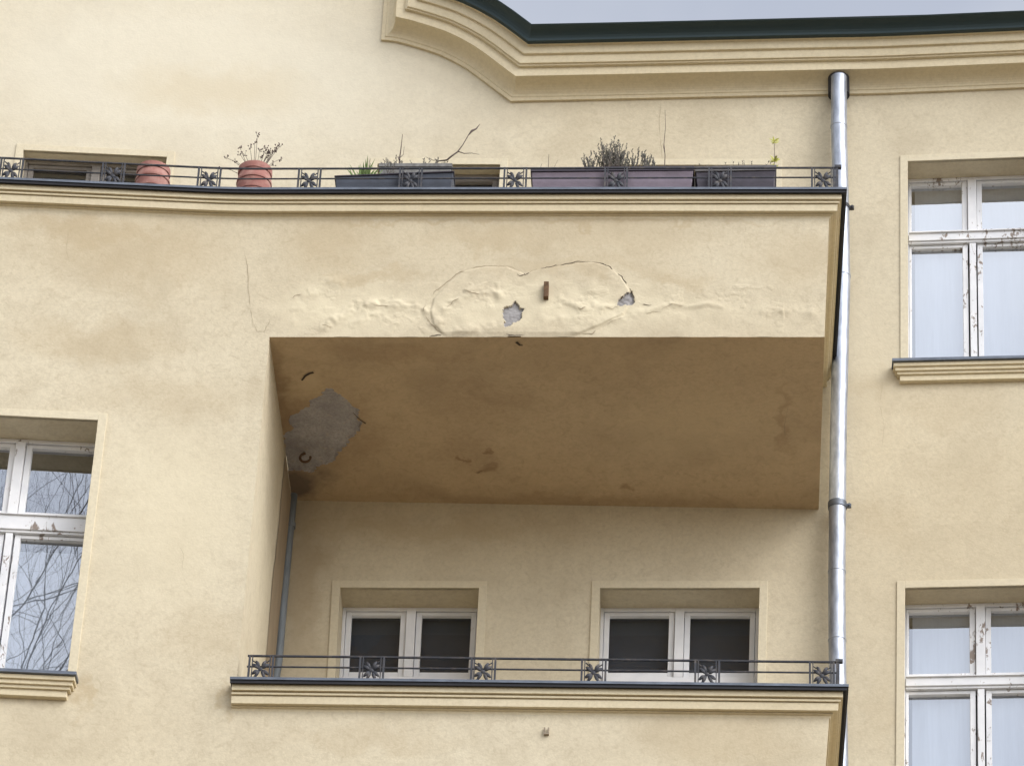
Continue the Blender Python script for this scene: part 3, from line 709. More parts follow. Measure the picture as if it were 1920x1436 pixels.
    w.bar(s_, -bw, 0, -bw, H, w.y-t, w.y+0.02); w.bar(s_, W, W+bw, -bw, H, w.y-t, w.y+0.02); w.bar(s_, 0, W, -bw, 0, w.y-t, w.y+0.02)
    sub(s_.build('surround', M['surround'], bevel=0.002), fr)
    # sill with metal sheet
    if kd != 'dark' or True:
        s_ = MB(); e = 0.105 if kd == 'old' else 0.062
        steps = [(e, 0.085, 0.0, 0.030), (e-0.012, 0.070, 0.030, 0.058), (e-0.026, 0.055, 0.058, 0.080), (e-0.045, 0.040, 0.080, 0.125)]
        for ee, oo, z0, z1 in steps: w.bar(s_, -ee, W+ee, H+0.012+z0, H+0.012+z1, w.y-oo, w.y+0.05)
        sl_ = s_.build('sill', M['trim'], bevel=0.003); sub(sl_, fr)
        m_ = MB(); w.bar(m_, -e-0.01, W+e+0.01, H-0.012, H+0.0115, w.y-0.105, w.y+w.rec+0.01); sub(m_.build('sill_sheet', M['flash'], bevel=0.002), fr)
    return fr
build_window(wR1, at(1824, 400, WALL+0.2)[0]-wR1.c[0][0]); build_window(wR2); 
build_window(wB)
for w in (wL1, wL2, wU1, wU2, wU0): build_window(w)

# ---------------------------------------------------------------- cracks, bare patches and small fixings
def ribbon(mb, pts, w0, w1, jag=0.35):
    """thin tapering crack through 3D points, widths in metres"""
    P = [Vector(p) for p in pts]; den = []
    for a, c in zip(P[:-1], P[1:]):
        L = (c-a).length; k = max(1, int(L/0.02))
        for i in range(k): den.append(a.lerp(c, i/k))
    den.append(P[-1]); n_ = len(den); vs = []
    for i, p in enumerate(den):
        t = i/max(1, n_-1); d = (den[min(i+1, n_-1)]-den[max(i-1, 0)]).normalized(); nrm = Vector((-d.z, 0, d.x)) if abs(d.y) < 0.5 else Vector((1, 0, 0))
        wv = lerp(w0, w1, t)*(0.45 + 0.9*abs(noise.noise((p.x*23, 5, p.z*23)))+0.25)*min(1, 0.2+4*t, 0.2+4*(1-t))
        if noise.noise((p.x*13, 2, p.z*13)) < -0.22: wv *= 0.12
        jit = nrm*(noise.noise((p.x*40, 1, p.z*40+p.y*30))*jag*0.02)
        vs += [p+jit+nrm*wv/2, p+jit-nrm*wv/2]
    mb.add(vs, [(2*i, 2*i+2, 2*i+3, 2*i+1) for i in range(n_-1)])
def wall_crack(px, w0, w1, mat='crack', y=BAY, parent=par1, name='crack', use_disp=True, jag=0.35):
    pts = []
    for a, c in zip(px[:-1], px[1:]):
        for k in range(6):
            x, z = at(lerp(a[0], c[0], k/6), lerp(a[1], c[1], k/6), y); pts.append((x, y - (disp(x, z) if use_disp else 0) - 0.003, z))
    x, z = at(*px[-1], y); pts.append((x, y-(disp(x, z) if use_disp else 0)-0.003, z))
    mb = MB(); ribbon(mb, pts, w0*0.72, w1*0.72, jag); o = mb.build(name, M[mat], parent, recalc=False)
    if parent is house: part(o)
    return o
wall_crack([(975, 505), (985, 517), (1000, 508), (1025, 502), (1050, 497), (1085, 491), (1110, 491)], 0.010, 0.006)
wall_crack([(1110, 491), (1130, 495), (1150, 507), (1166, 520), (1176, 537), (1183, 546)], 0.009, 0.012)
wall_crack([(985, 516), (975, 520), (970, 515)], 0.006, 0.004)
wall_crack([(1193, 567), (1205, 571), (1222, 573)], 0.014, 0.005)
wall_crack([(942, 584), (950, 577), (958, 576), (965, 568)], 0.016, 0.014); wall_crack([(965, 567), (971, 574), (979, 581)], 0.012, 0.006)
wall_crack([(1160, 564), (1170, 555), (1182, 546)], 0.007, 0.006); wall_crack([(1183, 545), (1188, 555), (1192, 565)], 0.006, 0.008)
wall_crack([(983, 513), (955, 500), (915, 499), (880, 503), (860, 512), (836, 531), (815, 548), (800, 566)], 0.004, 0.006, 'crack_soft')
wall_crack([(800, 566), (793, 585), (806, 606), (818, 618), (832, 629)], 0.004, 0.009, 'crack_soft')
wall_crack([(870, 546), (885, 553), (900, 554), (918, 553)], 0.010, 0.004, 'crack_soft'); wall_crack([(838, 578), (850, 568), (862, 562)], 0.006, 0.006, 'crack_soft')  # first line paints the shadow under a relief lobe
wall_crack([(604, 610), (615, 612), (624, 615)], 0.009, 0.004, 'crack_soft'); wall_crack([(700, 574), (725, 575), (748, 573)], 0.009, 0.006, 'crack_soft')
wall_crack([(548, 560), (556, 554), (566, 553)], 0.007, 0.006, 'crack_soft')
wall_crack([(1065, 571), (1090, 583), (1100, 579)], 0.006, 0.006, 'crack_soft'); wall_crack([(1133, 579), (1150, 580), (1160, 574)], 0.006, 0.004, 'crack_soft')
wall_crack([(1212, 590), (1225, 585), (1240, 585)], 0.005, 0.004, 'crack_soft'); wall_crack([(1240, 580), (1262, 571), (1285, 575)], 0.004, 0.004, 'crack_soft')
wall_crack([(1075, 626), (1110, 626), (1125, 614), (1150, 602), (1178, 594)], 0.008, 0.003, 'crack_soft')
wall_crack([(805, 631), (822, 628), (842, 631), (880, 631)], 0.012, 0.004); wall_crack([(948, 629), (965, 631), (985, 630)], 0.014, 0.006)
wall_crack([(458, 470), (464, 500), (466, 540), (470, 580), (474, 604)], 0.003, 0.004, 'crack_soft', parent=bay, use_disp=False)
wall_crack([(474, 604), (482, 622), (495, 622), (503, 608), (508, 590)], 0.004, 0.002, 'crack_soft', use_disp=False)
wall_crack([(1240, 185), (1236, 230), (1242, 300)], 0.002, 0.003, 'crack_soft', y=WALL, parent=house, use_disp=False)
wall_crack([(120, 412), (128, 440), (124, 470), (133, 500)], 0.002, 0.001, 'crack_soft', parent=bay, use_disp=False)
wall_crack([(330, 1010), (345, 1040), (341, 1075), (352, 1100)], 0.0015, 0.001, 'crack_soft', parent=bay, use_disp=False)
wall_crack([(1655, 715), (1650, 760), (1658, 800), (1652, 850)], 0.002, 0.001, 'crack_soft', y=WALL, parent=house, use_disp=False)
wall_crack([(1050, 410), (1056, 435), (1050, 462)], 0.002, 0.001, 'crack_soft'); wall_crack([(1400, 412), (1395, 450), (1402, 480)], 0.002, 0.001, 'crack_soft')
# rusty stub of a bracket in the middle of the ornament
x, z = at(1025, 536, BAY); x2, z2 = at(1025, 569, BAY)
mb = MB(); mb.box(x-0.016, x+0.016, BAY-0.05, BAY+0.05, z2+0.02, z)
mb.build('bracket_stub', M['rust'], par1, bevel=0.003)
# soffit patches
def soffit_poly(px, name, mat, dz=0.004):
    ring = []
    for i, p in enumerate(px):
        q = px[(i+1) % len(px)]
        for k in range(5):
            ring.append(at_soffit(lerp(p[0], q[0], k/5)+random.uniform(-2.2, 2.2), lerp(p[1], q[1], k/5)+random.uniform(-2.2, 2.2), dz))
    ce = sum(ring, Vector())/len(ring); N_ = len(ring); mb = MB(); mb.add(ring+[ce], [(i, (i+1) % N_, N_) for i in range(N_)]); return mb.build(name, mat, soffit, recalc=False)
M['bare_dark'] = simple('stained_grey_plaster', (0.40, 0.35, 0.34), 0.95, 0, 0.35, 9, 0.5, col2=(0.29, 0.255, 0.25))
def soffit_line(px, w0, w1, mat='crack'):
    mb = MB(); P = [at_soffit(a, c, 0.006) for a, c in px]; vs = []
    n_ = len(P)
    for i, p in enumerate(P):
        d = (P[min(i+1, n_-1)]-P[max(i-1, 0)]).normalized(); nr = Vector((-d.y, d.x, 0)); w_ = lerp(w0, w1, i/(n_-1))/2
        vs += [p+nr*w_, p-nr*w_]
    mb.add(vs, [(2*i, 2*i+2, 2*i+3, 2*i+1) for i in range(n_-1)]); mb.build('crack', M[mat], soffit, recalc=False)
soffit_line([(566, 712), (572, 704), (580, 699), (588, 697)], 0.012, 0.02)
soffit_line([(662, 772), (672, 783), (686, 793)], 0.003, 0.009, 'crack')
soffit_line([(1478, 760), (1474, 780), (1471, 795), (1472, 815)], 0.001, 0.003, 'crack_soft')
soffit_line([(968, 640), (975, 646), (980, 646)], 0.02, 0.012)
mb = MB(); c0 = at_soffit(573, 850, 0.0)
mb.tube([c0 + Vector((0.035*math.cos(a), 0.0, -0.035 - 0.035*math.sin(a))) for a in [k/12*2*math.pi*0.8 - 0.3 for k in range(13)]], 0.009, 6)
mb.build('ring_hook', M['rust'], soffit, smooth=True, bent=False)
# small double hook under the lower cornice
x, z = at(1025, 1366, BAY); x_, z_ = at(1025, 1377, BAY)
mb = MB()
for dx in (-0.012, 0.012): mb.box(x+dx-0.004, x+dx+0.004, BAY-0.02, BAY+0.01, z_, z)
mb.box(x-0.016, x+0.016, BAY-0.022, BAY+0.01, z_-0.006, z_)
part(mb.build('wall_hook', simple('faded_painted_iron', (0.33, 0.27, 0.20), 0.9, 0, .3, 40, .2)))

# ---------------------------------------------------------------- railings
def rosette(cx, y, z0, z1, parent, W=0.118, sx=1):
    """square cast panel: double posts and a four-leaved flower"""
    mb = MB(); zc = (z0+z1)/2; h = (z1-z0)/2
    for s in (-1, 1):
        mb.box(cx+s*W/2-0.006, cx+s*W/2+0.006, y-0.008, y+0.008, z0, z1)
        mb.box(cx+s*(W/2-0.018)-0.003, cx+s*(W/2-0.018)+0.003, y-0.006, y+0.006, z0, z1)
    r = min(W/2-0.022, h-0.01)
    for a in (45, 135, 225, 315):
        a += random.uniform(-5, 5)
        ca, sa = math.cos(math.radians(a)), math.sin(math.radians(a))
        # leaf: flattened ellipsoid with a split tip
        for off in (-1, 1):
            N1, N2 = 6, 8; vs = []; 
            L, wd = r*0.60, 0.0145
            for i in range(N1+1):
                t = i/N1; rr = math.sin(math.pi*min(1, t*0.97+0.03))**0.7
                for j in range(N2):
                    an = 2*math.pi*j/N2
                    u_ = r*0.16 + L*2*t*0.86; v_ = off*0.0095*(0.4+t) + wd*rr*math.cos(an)*0.75; q = 0.010*rr*math.sin(an)
                    vs.append((cx + ca*u_ - sa*v_, y - 0.004 + q - 0.006*math.sin(math.pi*t), zc + (sa*u_ + ca*v_)*h/(W/2)*0.95))
            fs = [(i*N2+j, i*N2+(j+1) % N2, (i+1)*N2+(j+1) % N2, (i+1)*N2+j) for i in range(N1) for j in range(N2)]
            mb.add(vs, fs)
        mb.tube([(cx+ca*r*0.9, y, zc+sa*h*0.78), (cx+ca*(W/2), y, zc+sa*h*1.0)], 0.004, 5)
    mb.lathe([(0.0, 0), (0.012, 0), (0.012, 1)], 0, 0, 2)if False else None
    N = 10; vs = [(cx, y-0.018, zc)] + [(cx+0.015*math.cos(2*math.pi*j/N), y-0.008, zc+0.015*math.sin(2*math.pi*j/N)) for j in range(N)]
    mb.add(vs, [(0, 1+j, 1+(j+1) % N) for j in range(N)])
    o = mb.build('rosette', M['iron'], parent, smooth=True); return o
def railing(cpx, py_top, py_mid, xl, xr_, zf, y, label, zoff=0.03, right_return=True, ztop=None, left_return=False):
    mb = MB()
    xs = [xl] + [c for c in bcuts if xl < c < xr_] + [xr_]
    zt = ztop[0]; zm = ztop[1]
    for zz, r in ((zt, 0.008), (zm, 0.006), (lambda x: zf(x)+zoff+0.006, 0.005)):
        mb.tube([(x, y, zz(x)) for x in xs], r, 6)
        if right_return: mb.tube([(xr_, y, zz(xr_)), (xr_, WALL-0.02, zz(xr_))], r, 6)
        if left_return: pass
    for x in ([xr_] if right_return else []):
        mb.box(x-0.010, x+0.010, y-0.010, y+0.010, zf(x), zt(x)+0.012)
        mb.box(x-0.014, x+0.03, y-0.014, y+0.014, zt(x)-0.004, zt(x)+0.016)
        for k in range(4): mb.box(x-0.006, x+0.006, y+0.4+0.4*k, y+0.412+0.4*k, zf(x), zt(x))
    o = part(mb.build('railing', M['iron'], label=label))
    for c in cpx:
        px, py = c; x, _ = at(px, py, y)
        rosette(x, y, zf(x)+zoff+0.004, zt(x)-0.004, o, W=0.145)
    return o
YR = BAY - 0.02
def fitz(pts, y):
    P = [at(a, c, y) for a, c in pts]
    def f(x):
        for (x0, z0), (x1, z1) in zip(P[:-1], P[1:]):
            if x <= x1: break
        return lerp(z0, z1, (x-x0)/(x1-x0))
    return f
up_t = fitz([(78, 300), (420, 316), (1000, 314), (1575, 315)], YR); up_m = fitz([(78, 320), (420, 335), (1000, 333), (1575, 333)], YR)
xu_r = at(1569, 330, YR)[0]
rail1 = railing([(20, 325), (212, 327), (392, 334), (580, 334), (770, 333), (966, 333), (1155, 332), (1350, 332), (1543, 333)], 0, 0, -8, xu_r, zk1, YR,
        'upper wrought iron railing behind flower boxes and pots', ztop=(up_t, up_m))
lo_t = fitz([(460, 1229), (1000, 1234), (1572, 1241)], YR); lo_m = fitz([(460, 1249), (1000, 1254), (1572, 1261)], YR)
xlo = at(463, 1250, YR)[0]
rail2 = railing([(489, 1250), (697, 1252), (906, 1254), (1113, 1256), (1326, 1259), (1541, 1262)], 0, 0, xlo, at(1571, 1260, YR)[0], zk2, YR,
        'lower wrought iron railing with six cast rosettes', ztop=(lo_t, lo_m))

# ---------------------------------------------------------------- downpipes
def tube_px(px, y, r, n=20):
    return [(at(a, c, y)[0], y, at(a, c, y)[1]) for a, c in px]
py_ = WALL-0.13
mb = MB()
pts = tube_px([(1573, 146), (1573, 240), (1577, 400), (1579, 520), (1576, 640), (1572, 800), (1570, 950), (1569, 1100), (1570, 1240), (1574, 1420)], py_, 0.06)
den = []
for a, c in zip(pts[:-1], pts[1:]):
    for k in range(4): den.append(tuple(lerp(a[i], c[i], k/4) for i in range(3)))
den.append(pts[-1]); last = pts[-1]; den += [(last[0]+0.0, py_, 8.0), (last[0], py_, 0.1)]
# slight dents
rr = [0.058*(1+0.03*noise.noise((0, 0, p[2]*3))) for p in den]
mb.tube(den, rr, 28)
dp = part(mb.build('downpipe', M['zinc'], smooth=True, bent=True, label='shiny galvanised downpipe running down from the eaves'))
def pipe_x(z):
    for a, c in zip(pts[:-1], pts[1:]):
        if c[1+1] <= z <= a[2]: return lerp(a[0], c[0], (a[2]-z)/(a[2]-c[2]))
    return pts[-1][0]
def collar(py, r, h, mat, name, dx=0, bracket=False):
    x, z = at(1575 if py < 700 else 1570, py, py_); x = pipe_x(z); mb = MB()
    mb.lathe([(r-0.004, z-h/2-0.002), (r, z-h/2), (r, z+h/2), (r-0.004, z+h/2+0.002)], x, py_, 28)
    if bracket:
        mb.box(x+r-0.004, x+r+0.03, py_-0.012, py_+0.012, z-0.012, z+0.012)
        mb.tube([(x+r+0.015, py_-0.025, z), (x+r+0.015, py_+0.02, z)], 0.009, 8)
        mb.box(x-0.01, x+0.01, py_+0.05, WALL, z-0.012, z+0.012)
    mb.build(name, mat, dp, smooth=True)
collar(390, 0.063, 0.03, M['iron'], 'pipe_bracket', bracket=True); collar(948, 0.064, 0.045, M['flash'], 'pipe_bracket', bracket=True)
collar(1200, 0.0615, 0.012, M['zinc'], 'pipe_joint')
for q in (238, 518, 1072): collar(q, 0.0612, 0.014, M['zinc'], 'pipe_joint')
# dark cylinder painting in the shaded recess where the pipe leaves the eaves
x, z = at(1573, 172, WALL-0.13); mb = MB()
mb.lathe([(0.0, z+0.16), (0.078, z+0.16), (0.078, z-0.0), (0.0, z-0.0)], x, WALL-0.085, 28); mb.build('pipe_recess_shade', M['lip'], dp, smooth=True)
yq = WALL-0.07
p2 = tube_px([(549, 930), (541, 1010), (531, 1120), (521, 1240)], yq, 0.03)
p2 = [(p2[0][0], yq, p2[0][2]+0.10)] + p2 + [(p2[-1][0]-0.03, yq, p2[-1][2]-0.4)]
mb = MB(); mb.tube(p2, 0.032, 16); dp2 = part(mb.build('downpipe', M['zinc_old'], smooth=True, label='thin dull grey pipe in the inner corner of the balcony'))
mb = MB(); x, z = at(544, 985, yq); mb.lathe([(0.034, z-0.02), (0.038, z-0.018), (0.038, z+0.018), (0.034, z+0.02)], x, yq, 16); mb.build('pipe_bracket', M['zinc_old'], dp2, smooth=True)

# ---------------------------------------------------------------- pots, boxes and plants on the upper ledge
def base_z(x): return zk1(x) + 0.048
def localise(o, loc): pass
def leaf(mb, p, d, L, w, mi=0, curl=0.3):
    p = Vector(p); d = Vector(d).normalized(); s = d.cross(Vector((0.2, -1, 0.3))).normalized(); up = s.cross(d)
    vs = []
    for t, ww in ((0, 0.12), (0.3, 0.9), (0.6, 0.8), (1, 0.02)):
        c = p + d*L*t - Vector((0, 0, 1))*curl*L*t*t
        vs += [c+s*w*ww/2, c+up*w*0.12*ww, c-s*w*ww/2]
    fs = []
    for i in range(3):
        fs += [(3*i, 3*i+3, 3*i+4, 3*i+1), (3*i+1, 3*i+4, 3*i+5, 3*i+2)]
    mb.add(vs, fs, mi)
# terracotta pots
def pot(px, top_py, wpx, label, plant):
    yy = BAY + 0.15; x, zt = at(px, top_py + 3, yy-0.11); r = wpx/2/290*0.98
    zb = base_z(x); H = zt - zb
    t = empty('terracotta_pot', (x, yy + bend(x), zb), label, 'flower pot', None)
    mb = MB()
    prof_ = [(0.0, 0.0), (r*0.72, 0.0), (r*0.84, H*0.12), (r*0.93, H*0.30), (r*0.93, H*0.33), (r*0.975, H*0.34), (r*0.975, H*0.37), (r*0.95, H*0.40), (r*0.97, H*0.56), (r*0.955, H*0.60), (r*1.01, H*0.61), (r*1.01, H*0.66), (r*0.98, H*0.69), (r*0.90, H*0.85), (r*0.96, H*0.85), (r*0.985, H*0.90), (r*0.97, H), (r*0.90, H), (r*0.86, H*0.93), (r*0.82, H*0.5)]
    mb.lathe([(a, c) for a, c in prof_], 0, 0, 40); mb.build('pot', M['terracotta'], t, smooth=True, bent=False)
    mb = MB(); N = 24; mb.add([(0, 0, H*0.9)] + [(r*0.86*math.cos(2*math.pi*j/N), r*0.86*math.sin(2*math.pi*j/N), H*0.87) for j in range(N)], [(0, 1+j, 1+(j+1) % N) for j in range(N)])
    mb.build('soil', M['soil'], t, bent=False)
    if plant:
        mb = MB()
        k = 1/290; kz = 1/236
        tips = [(-78, 22), (-62, 20), (-38, 52), (-26, 40), (-34, 30), (-14, 46), (-6, 62), (0, 70), (4, 52), (12, 60), (8, 42), (16, 66), (22, 50), (28, 46), (34, 58), (38, 40), (30, 34), (44, 44), (52, 40), (-48, 36), (24, 28), (36, 24), (50, 26), (-20, 24)]
        for dx, dy in tips:
            hh = dy*kz*0.9; xx = dx*k*0.92; y0 = random.uniform(-0.04, 0.04)
            p0 = Vector((xx*0.25, y0, H*0.88)); p1 = Vector((xx, y0+random.uniform(-.06, .06), H*0.98+hh)); mid = p0.lerp(p1, 0.55) + Vector((xx*0.05, 0, 0.02))
            mb.tube([p0, mid, p1], [0.0024, 0.0017, 0.0012], 5)
            for q in range(6):      # dry umbel
                an = random.uniform(0, 6.28); e = p1 + Vector((math.cos(an)*0.014, math.sin(an)*0.014, random.uniform(-0.012, 0.018)))
                mb.tube([p1 - Vector((0, 0, 0.012)), e], 0.0010, 4)
                mb.tube([e, e+Vector((0, 0, 0.007))], [0.0045, 0.002], 5, 1)
        mb.build('dry_flowers', [M['twig'], M['seed']], t, bent=False)
    return t
pot(285, 298, 69, 'bulging terracotta pot without plants, in front of the dark window at far left', False)
pot(476, 298, 70, 'terracotta pot with dry brown seed heads between two railing rosettes', True)
# flower boxes
def flower_box(x0p, x1p, top_l, top_r, mat, rim, label, rimh=0.03, depth=0.17, y0=BAY+0.005, name='flower_box', end_taper=0.02):
    xa, za = at(x0p, top_l, y0); xe, ze = at(x1p, top_r, y0); cx = (xa+xe)/2; zb = base_z(cx)-0.004
    t = empty(name, (cx, y0 + depth/2 + bend(cx), zb), label, 'flower box')
    mb = MB(); L = (xe-xa)/2; d = depth/2; ha, he = za-zb, ze-zb; ta = end_taper
    def shell(l, dd, zlo, zha, zhe, tl=0.0):
        return [(-l+tl, -dd+tl*0.6, zlo), (l-tl, -dd+tl*0.6, zlo), (l-tl, dd-tl*0.6, zlo), (-l+tl, dd-tl*0.6, zlo), (-l, -dd, zha), (l, -dd, zhe), (l, dd, zhe), (-l, dd, zha)]
    mb.hexa(shell(L-0.006, d-0.006, 0, ha-rimh, he-rimh, ta)); mb.build('box', mat, t, bent=False, bevel=0.004)
    mb = MB()
    for a in (0.35, 0.62):      # pressed ribs along the front
        pass
    P = shell(L, d, 0, ha, he); 
    for (q0, q1, q2, q3) in ((( -L, -d), (L, -d), (L, -d+0.012), (-L, -d+0.012)), ((-L, d-0.012), (L, d-0.012), (L, d), (-L, d)), ((-L, -d+0.012), (-L+0.012, -d+0.012), (-L+0.012, d-0.012), (-L, d-0.012)), ((L-0.012, -d+0.012), (L, -d+0.012), (L, d-0.012), (L-0.012, d-0.012))):
        def hz(x): return lerp(ha, he, (x+L)/(2*L))
        mb.hexa([(x_, y_, hz(x_)-rimh) for x_, y_ in (q0, q1, q2, q3)] + [(x_, y_, hz(x_)) for x_, y_ in (q0, q1, q2, q3)])
    mb.build('rim', rim, t, bent=False, bevel=0.003)
    mb = MB(); N = 40
    top = []
    for i in range(N+1):
        for j in (0, 1, 2, 3):
            x_ = lerp(-L+0.014, L-0.014, i/N); y_ = lerp(-d+0.014, d-0.014, j/3)
            top.append((x_, y_, hz(x_)-0.012+0.01*noise.noise((x_*20+x0p, y_*20, 0))))
    mb.add(top, [(4*i+j, 4*i+4+j, 4*i+5+j, 4*i+1+j) for i in range(N) for j in range(3)])
    mb.build('soil', M['soil'], t, bent=False, recalc=False)
    t['hx'] = 0
    del t['hx']
    return t, (lambda px: (at(px, 330, y0+depth/2)[0]-cx)), hz
k = 1/290; kz = 1/236
def sprig(mb, x, y, z, h, lean, n=26, L=0.016, r=0.0016, mi=1):
    p0 = Vector((x, y, z)); p1 = Vector((x+lean*h, y+random.uniform(-.1, .1)*h, z+h)); mid = p0.lerp(p1, .5)+Vector((random.uniform(-.05, .05)*h, 0, 0))
    mb.tube([p0, mid, p1], [r*1.4, r, r*0.5], 5)
    for i in range(n):
        t = 0.25+0.75*i/n; c = p0.lerp(mid, t*2) if t < .5 else mid.lerp(p1, t*2-1)
        an = random.uniform(0, 6.28); leaf(mb, c, (math.cos(an)*0.6, math.sin(an)*0.6, 0.9), L*random.uniform(.8, 1.4), 0.0075, mi, 0)
# blue-grey box
t1, lx, hz = flower_box(627, 852, 329, 320, M['box_blue'], M['rim_dark'], 'low blue grey flower box with a green grass tuft at its left end', rimh=0.012)
mb = MB()
for i in range(60):
    x_ = lx(683) + random.gauss(0, 0.022); hh = random.uniform(0.09, 0.19) if i > 6 else random.uniform(.20, .25)
    a = random.uniform(-0.6, 0.6); leaf(mb, (x_, random.uniform(-.04, .05), hz(x_)-0.012), (a*0.8+(x_-lx(683))*8, random.uniform(-.4, .4), 1.2), hh, 0.013, 0, 0.15)
mb.build('grass_tuft', M['green'], t1, bent=False, recalc=False)
mb = MB()
for q in range(4): sprig(mb, lx(732)+0.006*q, 0.02*q-0.02, hz(lx(732))-0.01, 0.17+0.01*q, -0.3+0.1*q, 12, 0.02)
mb.build('dry_stubble', [M['twig'], M['heather']], t1, bent=False, recalc=False)
# weathered box behind, with the long bare branches
t4, lx4, hz4 = flower_box(710, 848, 306, 306, M['rim_pale'], M['rim_pale'], 'weathered grey flower box set back behind the blue grey one, with bare branches', y0=BAY+0.20, depth=0.16)
def branch(mb, px, r0_, r1_, y_, zrel, lxf, n=6):
    P = []
    for a, c in px:
        X, Z = at(a, c, y_); P.append((X, Z))
    return P
def add_branch(t, name, lines, ydepth, mat='twig', leaves=None):
    """bare branch traced at its own depth; local coordinates of its box"""
    mb = MB(); L0 = t.location
    for px, ra, rb in lines:
        P = []
        for i, (a, c) in enumerate(px):
            X, Z = at(a, c, ydepth); P.append(Vector((X - L0.x, ydepth + bend(X) - L0.y + 0.012*math.sin(i*1.7), Z - L0.z)))
        den_ = []
        for i in range(len(P)-1):
            for q in range(3): den_.append(P[i].lerp(P[i+1], q/3))
        den_.append(P[-1]); n_ = len(den_)
        rad = ra if isinstance(ra, list) else [lerp(ra, rb, i/(n_-1)) for i in range(n_)]
        if isinstance(ra, list): rad = [lerp(ra[min(int(i/3), len(ra)-1)], ra[min(int(i/3)+1, len(ra)-1)], (i % 3)/3) for i in range(n_)]
        mb.tube(den_, rad, 7)
    return mb.build(name, M[mat], t, bent=False, smooth=True)
YB = BAY+0.26
add_branch(t4, 'bare_branch', [
    ([(812, 312), (822, 300), (838, 301), (847, 295), (858, 284), (868, 270), (878, 256), (885, 247), (893, 240), (900, 232)], [0.002, 0.004, 0.0062, 0.006, 0.005, 0.003, 0.003, 0.0085, 0.005, 0.001], 0),
    ([(858, 284), (870, 286), (885, 288), (899, 292)], 0.004, 0.001), ([(822, 300), (812, 299), (798, 295)], 0.003, 0.001)], YB)
add_branch(t4, 'twig', [([(749, 312), (749, 295), (752, 278), (755, 254)], 0.006, 0.0018), ([(750, 296), (756, 288), (758, 276)], 0.0025, 0.001), ([(749, 300), (746, 292)], 0.007, 0.003)], YB)
mb = MB()
for q in range(26):
    xx = lx4(random.uniform(715, 840)); sprig(mb, xx, random.uniform(-.05, .05), hz4(xx)-0.012, random.uniform(.07, .12), random.uniform(-.6, .6), 8, 0.018)
mb.build('dry_stubble', [M['twig'], M['heather']], t4, bent=False, recalc=False)
# long mauve box with heather
t2, lx, hz = flower_box(995, 1302, 314, 311, M['box_mauve'], M['rim_dark'], 'long faded mauve brown flower box with dead heather, under a dark rim', rimh=0.036, depth=0.2)
mb = MB()
for (cx_, top, spread, n_) in ((1103, 282, 10, 12), (1112, 292, 14, 8), (1136, 258, 12, 26), (1158, 262, 8, 24), (1150, 275, 22, 20), (1170, 280, 8, 10), (1190, 280, 5, 8), (1208, 286, 8, 9), (1217, 280, 8, 9), (1230, 300, 6, 5)):
    for q in range(n_):
        px_ = cx_ + random.gauss(0, spread*0.45); h = (330-top)*kz*random.uniform(.6, 1.0); xx = lx(px_)
        sprig(mb, xx*1.0 - (px_-cx_)*k*0.3, random.uniform(-.07, .06), hz(xx)-0.014, h, (px_-cx_)*k*1.0/max(h, .02) + random.uniform(-.2, .2), 22, 0.015)
mb.build('dead_heather', [M['twig'], M['heather']], t2, bent=False, recalc=False)
YB2 = BAY+0.10
add_branch(t2, 'twig', [([(1246, 314), (1247, 290), (1245, 270), (1248, 240), (1247, 206)], 0.0032, 0.0014), ([(1246, 285), (1243, 268)], 0.003, 0.001), ([(1028, 318), (1029, 288)], 0.0022, 0.0015), ([(1013, 316), (1016, 305)], 0.0015, 0.001), ([(1038, 316), (1046, 298)], 0.0012, 0.0008)], YB2)
# dark box at the right
t3, lx, hz = flower_box(1303, 1456, 312, 309, M['box_dark'], M['rim_grey'], 'short dark violet flower box with one yellow green sprout at its right end', rimh=0.045, depth=0.19)
mb = MB(); xs_ = lx(1451); z0 = hz(xs_)-0.015
mb.tube([(xs_, 0, z0), (xs_+0.004, 0, z0+0.12), (xs_+0.002, 0, z0+0.29)], [0.003, 0.0022, 0.0015], 6, 0)
for (zz_, L_, nl) in ((0.07, 0.045, 8), (0.115, 0.055, 9), (0.13, 0.05, 5), (0.29, 0.05, 7), (0.275, 0.04, 4)):
    for i in range(nl):
        an = 6.28*i/nl + random.uniform(-.3, .3); leaf(mb, (xs_+0.003, 0, z0+zz_), (math.cos(an), math.sin(an)*0.8, random.uniform(.35, .9)), L_*random.uniform(.7, 1.1), 0.016, 1, 0.25)
mb.build('sprout', [M['twig'], M['yellowgreen']], t3, bent=False, recalc=False)
mb = MB()
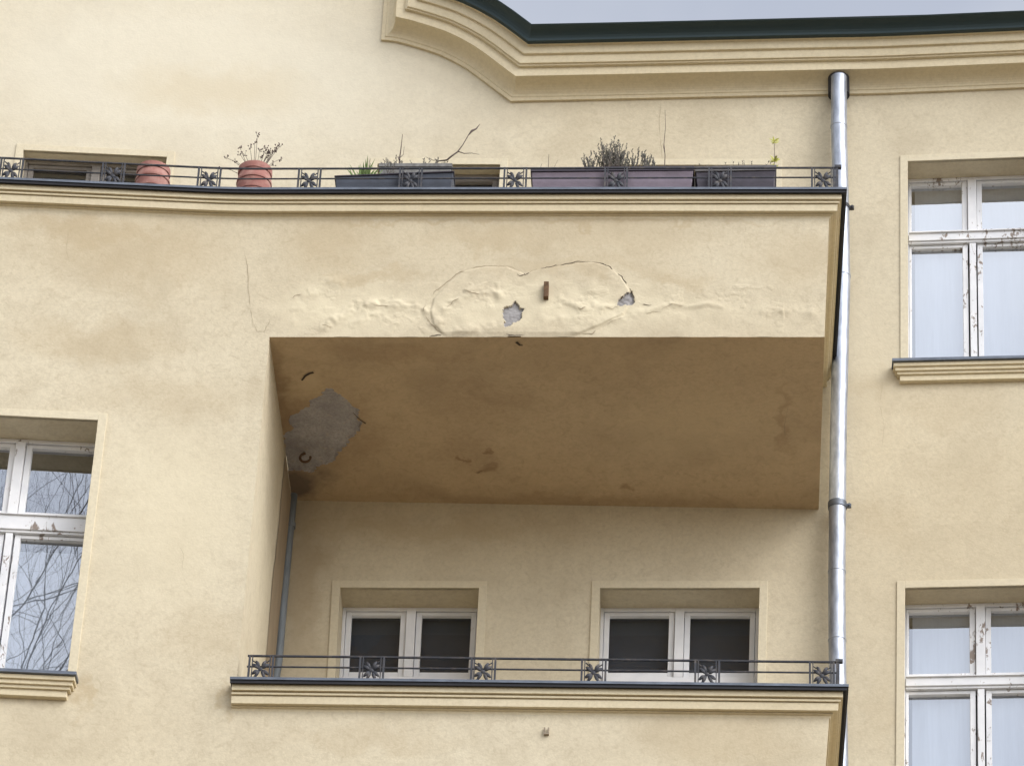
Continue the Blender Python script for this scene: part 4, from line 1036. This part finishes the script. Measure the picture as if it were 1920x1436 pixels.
for q in range(22):
    xx = lx(random.uniform(1310, 1445)); sprig(mb, xx, random.uniform(-.05, .05), hz(xx)-0.012, random.uniform(.07, .14), random.uniform(-.6, .6), 4, 0.012, 0.0011)
mb.build('dry_stubble', [M['twig'], M['heather']], t3, bent=False, recalc=False)

# ---------------------------------------------------------------- bare street trees, seen mirrored in the bay window
def tree(x, y, H, seed, label, lean=(0, 0), spread=0.5, first=0.5):
    rnd = random.Random(seed)
    t = empty('bare_tree', (x, y, 0), label, 'tree', 'bare trees along the street')
    tr, br = MB(), MB()
    def grow(p, d, L, r, lv):
        mb_ = tr if lv == 0 else br
        n_ = 6; pts = [p]; q = p.copy(); dd = d.copy()
        for i in range(n_):
            dd = (dd + Vector((rnd.uniform(-1, 1), rnd.uniform(-1, 1), rnd.uniform(-.5, .9)))*(0.06 if lv == 0 else 0.24)).normalized()
            q = q + dd*L/n_; pts.append(q.copy())
        mb_.tube(pts, [lerp(r, r*0.45, i/n_) for i in range(n_+1)], 10 if lv < 2 else 5 if lv < 4 else 3, caps=False)
        if lv >= 5: return
        nb = (10, 7, 7, 6, 4)[lv]
        for k_ in range(nb):
            t_ = rnd.uniform(first if lv == 0 else 0.3, 1.0); idx = min(int(t_*n_), n_-1); b0 = pts[idx].lerp(pts[idx+1], t_*n_-idx)
            ax = Vector((rnd.uniform(-1, 1), rnd.uniform(-1, 1), rnd.uniform(-.3, .6))).normalized()
            nd = (dd*(1-spread) + ax*spread*1.3 + Vector((0, 0, 0.25))).normalized()
            grow(b0, nd, L*rnd.uniform(.45, .68) if lv else L*rnd.uniform(.3, .45), r*lerp(.5, .3, t_)*(0.6 if lv == 0 else 0.9), lv+1)
    grow(Vector((0, 0, 0)), Vector((lean[0], lean[1], 1)).normalized(), H*0.7, 0.15, 0)
    tr.build('trunk', M['bark'], t, smooth=True, bent=False, recalc=False); br.build('branches', M['bark'], t, bent=False, recalc=False)
    return t
tree(-7.8, 12.0, 25, 3, 'bare tree beside the building, its branches mirrored in the bay window', first=0.78)
tree(-12.5, 9.5, 27, 8, 'larger bare tree further along the street', first=0.7)
